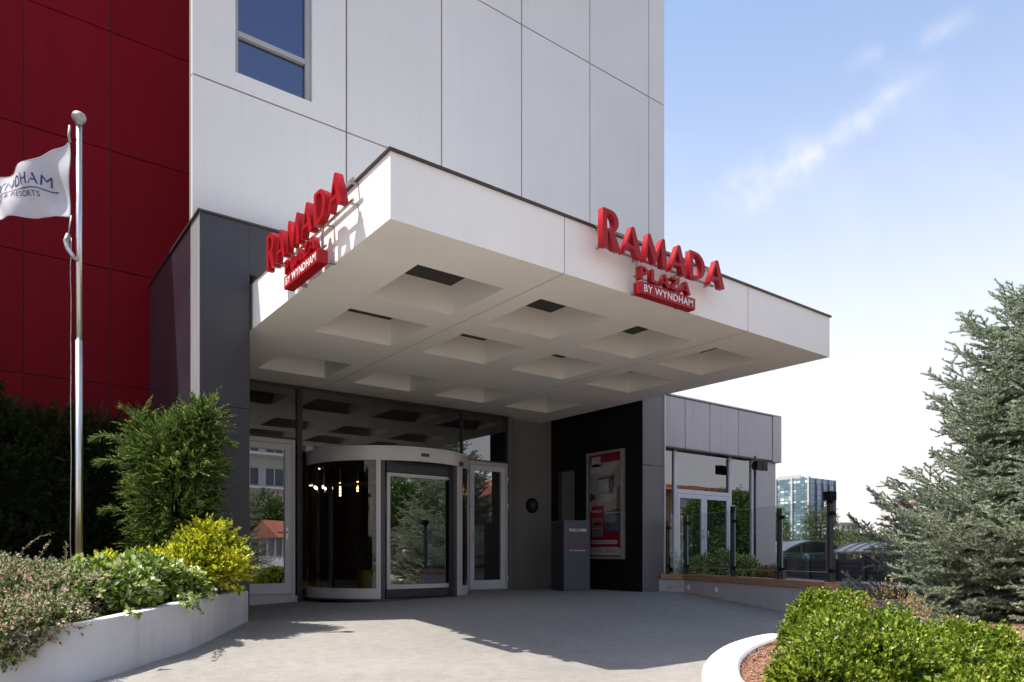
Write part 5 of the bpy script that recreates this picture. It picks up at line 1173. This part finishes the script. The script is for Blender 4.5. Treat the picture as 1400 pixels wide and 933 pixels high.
flat_building('far_building', 'small pale building on the skyline behind the trees', 1150, 1176, 717, 745, 160, 12, M['far_wall'], M['far_glass'], 3, 4)
flat_building('far_building', 'low building with a red roof half hidden by the spruce', 1268, 1330, 686, 745, 110, 14, M['far_wall'], M['far_glass'], 3, 5, roof=M['roof_red'])
flat_building('far_building', 'grey apartment building far behind the spruce', 1340, 1480, 700, 750, 130, 14, M['far_wall'], M['far_glass'], 4, 8)

def broad_tree(name, label, loc, h, cr, trunk_r, n, leaf, mat, seed, group=None, blobs=None, flat=1.0):
    t = thing(name, label, 'tree', loc, 0, group); r = random.Random(seed); B = []
    x, y, z = loc; th = h * .45; m = MB(); m.tube([(x, y, z - .3), (x + r.uniform(-.1, .1) * cr, y, z + th * .6), (x, y, z + th)], [trunk_r, trunk_r * .8, trunk_r * .6], 8)
    for k in range(9):
        a = k * 2.4; rr = cr * r.uniform(.25, .72); zz = z + h * r.uniform(.48, .88); s = cr * r.uniform(.30, .46); e = (x + rr * math.cos(a), y + rr * math.sin(a), zz)
        B.append((e[0], e[1], e[2], s, s, s * .75 * flat)); m.tube([(x, y, z + th * r.uniform(.6, 1)), ((x + e[0]) / 2, (y + e[1]) / 2, (z + th + zz) / 2 + .1), e], [trunk_r * .45, trunk_r * .25, .01], 6)
    P, D = blob_twigs(B, n, seed, depth=.5, up=.2, amp=.3, low=-.9); LP, LD, NN, a, b = twig_leaves(P, D, leaf * 3.2, 7, leaf, leaf * .62, seed + 1)
    leaves('crown', LP, LD, NN, a, b, mat, t); m.build('trunk', M['bark'], t); return t
# trees beyond the terrace
for i, (px, py, t_, hh, lab) in enumerate(((1160, 733, 62, 5.2, 'rounded tree behind the dark shelter roof'), (1183, 728, 58, 5.4, 'broad tree between the shelter and the spruce'), (1206, 728, 66, 5.6, 'bushy tree at the left edge of the spruce'), (1140, 738, 70, 4.6, 'small tree under the office tower'), (1235, 735, 60, 5.0, 'tree mostly hidden behind the spruce branches'))):
    p = at(px, t_); zt = zpx(py - 6, t_); broad_tree('background_tree', lab, (p.x, p.y, zt - hh), hh, 2.3, .14, 900, .16, M['leaf_far'], 90 + i, 'trees beyond the terrace')
p = at(1064, 44); broad_tree('background_tree', 'fresh green tree beside the end of the glazed building', (p.x, p.y, zpx(676, 44) - 5.6), 5.6, .75, .07, 700, .09, M['leaf_tree'], 97, 'trees beyond the terrace')
p = at(1080, 46); broad_tree('background_tree', 'low light green tree in front of the office tower', (p.x, p.y, zpx(718, 46) - 4), 4.0, .75, .07, 500, .10, M['leaf_far'], 98, 'trees beyond the terrace')
def cedar():
    t_ = 48; p = at(1122, t_); z0 = zpx(745, t_); zt = zpx(699, t_); t = thing('cedar_tree', 'flat layered cedar in front of the office tower', 'tree', (p.x, p.y, z0 - 1)); B = []; m = MB()
    m.tube([(p.x, p.y, z0 - 2), (p.x, p.y, zt - .1)], [.16, .05], 8); r = random.Random(4)
    for k in range(9):
        z = z0 + (zt - z0) * (k + 1) / 9; L = 1.55 * (1 - .45 * k / 9)
        for s in (-1, 1):
            e = Vector((p.x, p.y, z)) + Vector((C_, -S_, 0)) * s * L * r.uniform(.3, .75) + Vector((0, 0, r.uniform(-.05, .1))); B.append((e.x, e.y, e.z, L * .45, L * .4, .09)); m.tube([(p.x, p.y, z - .15), tuple(e)], [.04, .01], 5)
    P, D = blob_twigs(B, 1500, 44, depth=.6, up=.1, low=-1); LP, LD, NN, a, b = twig_leaves(P, D, .25, 8, .12, .035, 45); leaves('crown', LP, LD, NN, a, b, M['leaf_far'], t); m.build('trunk', M['bark'], t)
cedar()
def shelter():
    t_ = 33.0; o = at(1113, t_); rz = -TH + R(14); zb = -1.45; t = thing('dark_shelter', 'dark glass shelter with a curved grey roof behind the terrace', 'shelter', (o.x, o.y, zb), rz)
    hw, ze, za, Ld = 1.75, zpx(757, t_) - zb, zpx(741, t_) - zb, 5.0
    def top(x): return ze + (za - ze) * (1 - (x / hw) ** 2) 
    # local: x right, y away; the vault runs along x2 (skewed right) - built as a box with barrel roof whose axis is y
    n = 16; m = MB(); i = 0
    for y in (-.15, Ld):
        for k in range(n + 1): x = -hw - .12 + (2 * hw + .24) * k / n; m.v.append((x, y, top(min(hw, max(-hw, x))))); m.v.append((x, y, top(min(hw, max(-hw, x))) + .07))
    s = 2 * (n + 1)
    for k in range(n):
        a = 2 * k; m.f += [(a, a + 2, a + 3, a + 1), (s + a, s + a + 1, s + a + 3, s + a + 2), (a + 1, a + 3, s + a + 3, s + a + 1), (a, s + a, s + a + 2, a + 2)]; m.m += [0] * 4
    m.f += [(0, 1, s + 1, s), (2 * n, s + 2 * n, s + 2 * n + 1, 2 * n + 1)]; m.m += [0, 0]
    m.build('roof', M['shelter_roof'], t, local=True)
    g = MB(); pts = [(-hw, 0, 0)] + [(-hw + 2 * hw * k / n, 0, top(-hw + 2 * hw * k / n)) for k in range(n + 1)] + [(hw, 0, 0)]; g.poly(pts); g.build('front_glass', M['shelter_glass'], t, local=True)
    MB().box(hw - .03, hw, .02, Ld, 0, ze).box(-hw, -hw + .03, .02, Ld, 0, ze).box(-hw, hw, Ld - .03, Ld, 0, ze).build('side_glass', M['shelter_glass'], t, local=True)
    f = MB()
    for x in (-hw, -.75, .55, hw - .06): f.box(x, x + .07, -.05, -.005, 0, top(x) - .01)
    f.box(-hw + .07, -.75, -.05, -.005, ze - .35, ze - .28); f.box(-.68, .55, -.05, -.005, ze - .35, ze - .28)
    for y in (1.2, 2.5, 3.8): f.box(hw, hw + .04, y, y + .07, 0, ze)
    f.build('frame', M['alu_dark'], t, local=True)
    rb = MB()
    for y in (1.2, 2.5, 3.8):
        P = [(-hw + 2 * hw * k / n, y, top(-hw + 2 * hw * k / n) + .075) for k in range(n + 1)]; rb.tube(P, .022, 5)
    rb.build('roof_ribs', M['alu_dark'], t, local=True)
M['shelter_roof'] = paint('shelter_roof', (.055, .06, .07), .4, .1, 1); M['shelter_glass'] = glass('shelter_glass', (.50, .56, .58), .08, 1.5, (.8, .9, 1))
shelter()
def side_canopy():
    """long low curved roof to the right of the shelter, seen along its side"""
    a, b = at(1140, 31), at(1222, 29); d = Vector((b.x - a.x, b.y - a.y)).normalized(); n2 = Vector((-d.y, d.x)); 
    if n2.dot(Vector((S_, C_))) < 0: n2 = -n2
    t = thing('carport', 'long dark carport with a pale ribbed curved roof', 'carport', (a.x, a.y, -1.4)); L = (Vector((b.x, b.y)) - Vector((a.x, a.y))).length; m = MB(); rb = MB(); n = 10; A = Vector((a.x, a.y)); zE, zA = zpx(754, 30), zpx(743, 32)
    prof = [(2.6 * k / n, zE + (zA - zE) * math.sin(math.pi * .5 * min(1, k / n * 1.3))) for k in range(n + 1)]
    for k in range(n):
        (u0, z0), (u1, z1) = prof[k], prof[k + 1]; p, q = A + n2 * u0, A + n2 * u1
        m.poly([(p.x, p.y, z0), ((p + d * L).x, (p + d * L).y, z0), ((q + d * L).x, (q + d * L).y, z1), (q.x, q.y, z1)])
    o = m.build('roof', M['shelter_roof'], t); so = o.modifiers.new('solid', 'SOLIDIFY'); so.thickness = .05
    for k in range(7):
        s_ = L * k / 6; rb.tube([tuple((A + d * s_ + n2 * u).to_3d() + Vector((0, 0, z + .02))) for u, z in prof], .025, 5)
    rb.build('roof_ribs', M['shelter_roof'], t)
    for k in range(4): p = A + d * (.1 + (L - .2) * k / 3) + n2 * .1; MB().obox(p, d, .05, .05, -1.5, zE + .01).build('post', M['alu_dark'], t)
    p, q = A + n2 * 2.5, A + n2 * 2.5 + d * L; MB().seg(p, q, .05, -1.5, zA - .05).build('back_panel', M['black_gloss'], t)
side_canopy()
def dark_fence():
    a, b = at(1072, 20), at(1224, 17.5); t = thing('slatted_fence', 'dark slatted fence in front of the carport', 'fence', (a.x, a.y, -1)); d = Vector((b.x - a.x, b.y - a.y)); L = d.length; d.normalize(); A = Vector((a.x, a.y)); m = MB(); z = -1.6; zt = zpx(768, 19)
    while z < zt: m.seg(A, A + d * L, .03, z, z + .105); z += .12
    m.build('slats', M['fence_dark'], t)
    for k in range(5): p = A + d * (L * k / 4); MB().obox(p + Vector((d.y, -d.x)) * .04, d, .04, .03, -1.6, zt + (.03 if k != 4 else .42)).build('post', M['alu_dark'], t)
    p = A + Vector((-d.y, d.x)) * .05; MB().seg(p, p + d * L, .02, -1.6, zt - .02).build('backing', M['black_gloss'], t)
M['fence_dark'] = paint('fence_dark', (.022, .020, .024), .5, .2, 5)
dark_fence()
def grass():
    n = 0
    m = MB(); P = [at(1060, 40), at(1600, 30), at(1600, 420), at(1000, 420)]; i = 0
    m.poly([(p.x, p.y, G(p.x, p.y) + .02) for p in P])
    o = m.build('field', M['far_ground'], None, (60, 60, -1)); tag(o, kind='structure')
M['far_ground'] = paint('far_ground', (.10, .11, .05), .95, .4, .08)
grass()

# ================================================================== BEHIND THE CAMERA (seen in the glass)
M['apt_wall'] = paint('apt_wall', (.55, .54, .52), .8, .06, .4); M['apt_glass'] = paint('apt_glass', (.07, .09, .11), .15, .4, .8)
def apartment(x0, x1, y, zt, fl, nc, label):
    t = thing('apartment_block', label, 'building', ((x0 + x1) / 2, y, -.3)); MB().box(x0, x1, y - 10, y, -.3, zt).build('wall', M['apt_wall'], t)
    fh = (zt - 1.2) / fl; w = (x1 - x0) / nc
    for k in range(fl):
        for i in range(nc):
            a = x0 + w * (i + .15); b = x0 + w * (i + .85); z = .9 + fh * k
            o = MB().box(a, b, y, y + .03, z, z + fh * .5).build('window', M['apt_glass'], t)
            MB().box(a - .04, a, y, y + .06, z - .04, z + fh * .5 + .04).box(b, b + .04, y, y + .06, z - .04, z + fh * .5 + .04).box((a + b) / 2 - .03, (a + b) / 2 + .03, y + .03, y + .06, z, z + fh * .5).build('frame', M['alu_white'], o)
    m = MB()
    for k in range(fl): m.box(x0, x1, y, y + .9, .7 + fh * k - .12, .7 + fh * k)
    m.build('balcony_slabs', M['white_panel'], t)
    MB().box(x0 - .3, x1 + .3, y - 10.2, y + .5, zt + .001, zt + .3).build('roof', M['roof_red'], t)
apartment(8, 24, -30, 13.5, 5, 9, 'white apartment block across the street mirrored in the doors')
apartment(-22, 2, -34, 11, 4, 10, 'long pale apartment block mirrored in the left glass')
def house(x0, x1, y0, y1, z0, ze, zr, label, mat, roofm):
    t = thing('house', label, 'house', ((x0 + x1) / 2, (y0 + y1) / 2, z0)); MB().box(x0, x1, y0, y1, z0, ze).build('wall', mat, t)
    m = MB(); o = .5; ym = (y0 + y1) / 2
    A = [(x0 - o, y0 - o, ze + .002), (x1 + o, y0 - o, ze + .002), (x1 + o, y1 + o, ze + .002), (x0 - o, y1 + o, ze + .002), (x0 - o, ym, zr), (x1 + o, ym, zr)]
    m.v = A; m.f = [(0, 1, 5, 4), (2, 3, 4, 5), (0, 4, 3), (1, 2, 5), (0, 3, 2, 1)]; m.m = [0] * 5; m.build('roof', roofm, t)
    for k in range(3):
        a = x0 + (x1 - x0) * (.12 + .3 * k); MB().box(a, a + (x1 - x0) * .16, y1, y1 + .04, z0 + 1.1, z0 + 2.2).build('window', M['apt_glass'], t)
        b = y0 + (y1 - y0) * (.12 + .3 * k); MB().box(x0 - .04, x0, b, b + (y1 - y0) * .16, z0 + 1.1, z0 + 2.2).build('window', M['apt_glass'], t)
house(12.2, 18.5, -16, -12, -.4, 1.6, 2.5, 'low white house with a red roof mirrored in the left door', M['white_panel'], M['roof_red'])
M['board'] = paint('board', (.42, .27, .16), .7, .2, 1.5, stretch=(.3, .3, 8))
house(37, 50, -21, -8, -1, 4.6, 5.6, 'white house with a red roof mirrored in the side building', M['white_panel'], M['roof_red'])
house(17, 20.5, -9, .85, -.8, 3.1, 4.2, 'timber clad house mirrored in the side building', M['board'], M['roof_red'])
broad_tree('street_tree', 'leafy tree mirrored in the revolving door', (14.7, -6.2, -.3), 4.3, 2.1, .15, 3200, .11, M['leaf_tree'], 121, 'trees across the drive')
broad_tree('street_tree', 'smaller leafy tree mirrored beside the first', (18.2, -9.5, -.3), 4.6, 2.0, .14, 1800, .13, M['leaf_tree'], 122, 'trees across the drive')
broad_tree('street_tree', 'tree in front of the long apartment block', (4, -18, -.3), 6.0, 2.6, .17, 1800, .17, M['leaf_tree'], 123, 'trees across the drive')
broad_tree('street_tree', 'green tree mirrored in the side building', (27, -1.5, -1.0), 4.3, 2.0, .15, 1700, .15, M['leaf_tree'], 124, 'trees across the drive')
broad_tree('street_tree', 'dark green tree between the white house and the side building', (30, -5.0, -1.0), 4.9, 2.3, .15, 1700, .16, M['leaf_cypress'], 125, 'trees across the drive')
broad_tree('street_tree', 'low green tree nearest the side building', (25.0, 1.3, -1.0), 3.7, 1.7, .12, 1500, .14, M['leaf_tree'], 126, 'trees across the drive')
broad_tree('street_tree', 'tree in front of the white apartment block', (13.4, -19.5, -.3), 4.6, 1.7, .14, 1500, .14, M['leaf_tree'], 127, 'trees across the drive')
spruce((8.35, -5.2, -.25), 9, 3.5, 1.15, 80, .2, 'smaller blue spruce across the drive mirrored in the left door', 14)
def street_fence():
    t = thing('picket_fence', 'white picket fence across the drive', 'fence', (16, -8.5, -.3)); m = MB()
    for k in range(60): m.box(10 + k * .2, 10.1 + k * .2, -8.52, -8.48, -.25, .62)
    m.box(9.9, 22.1, -8.55, -8.521, -.05, .02); m.box(9.9, 22.1, -8.55, -8.521, .38, .45); m.build('pickets', M['white_ink'], t)
street_fence()
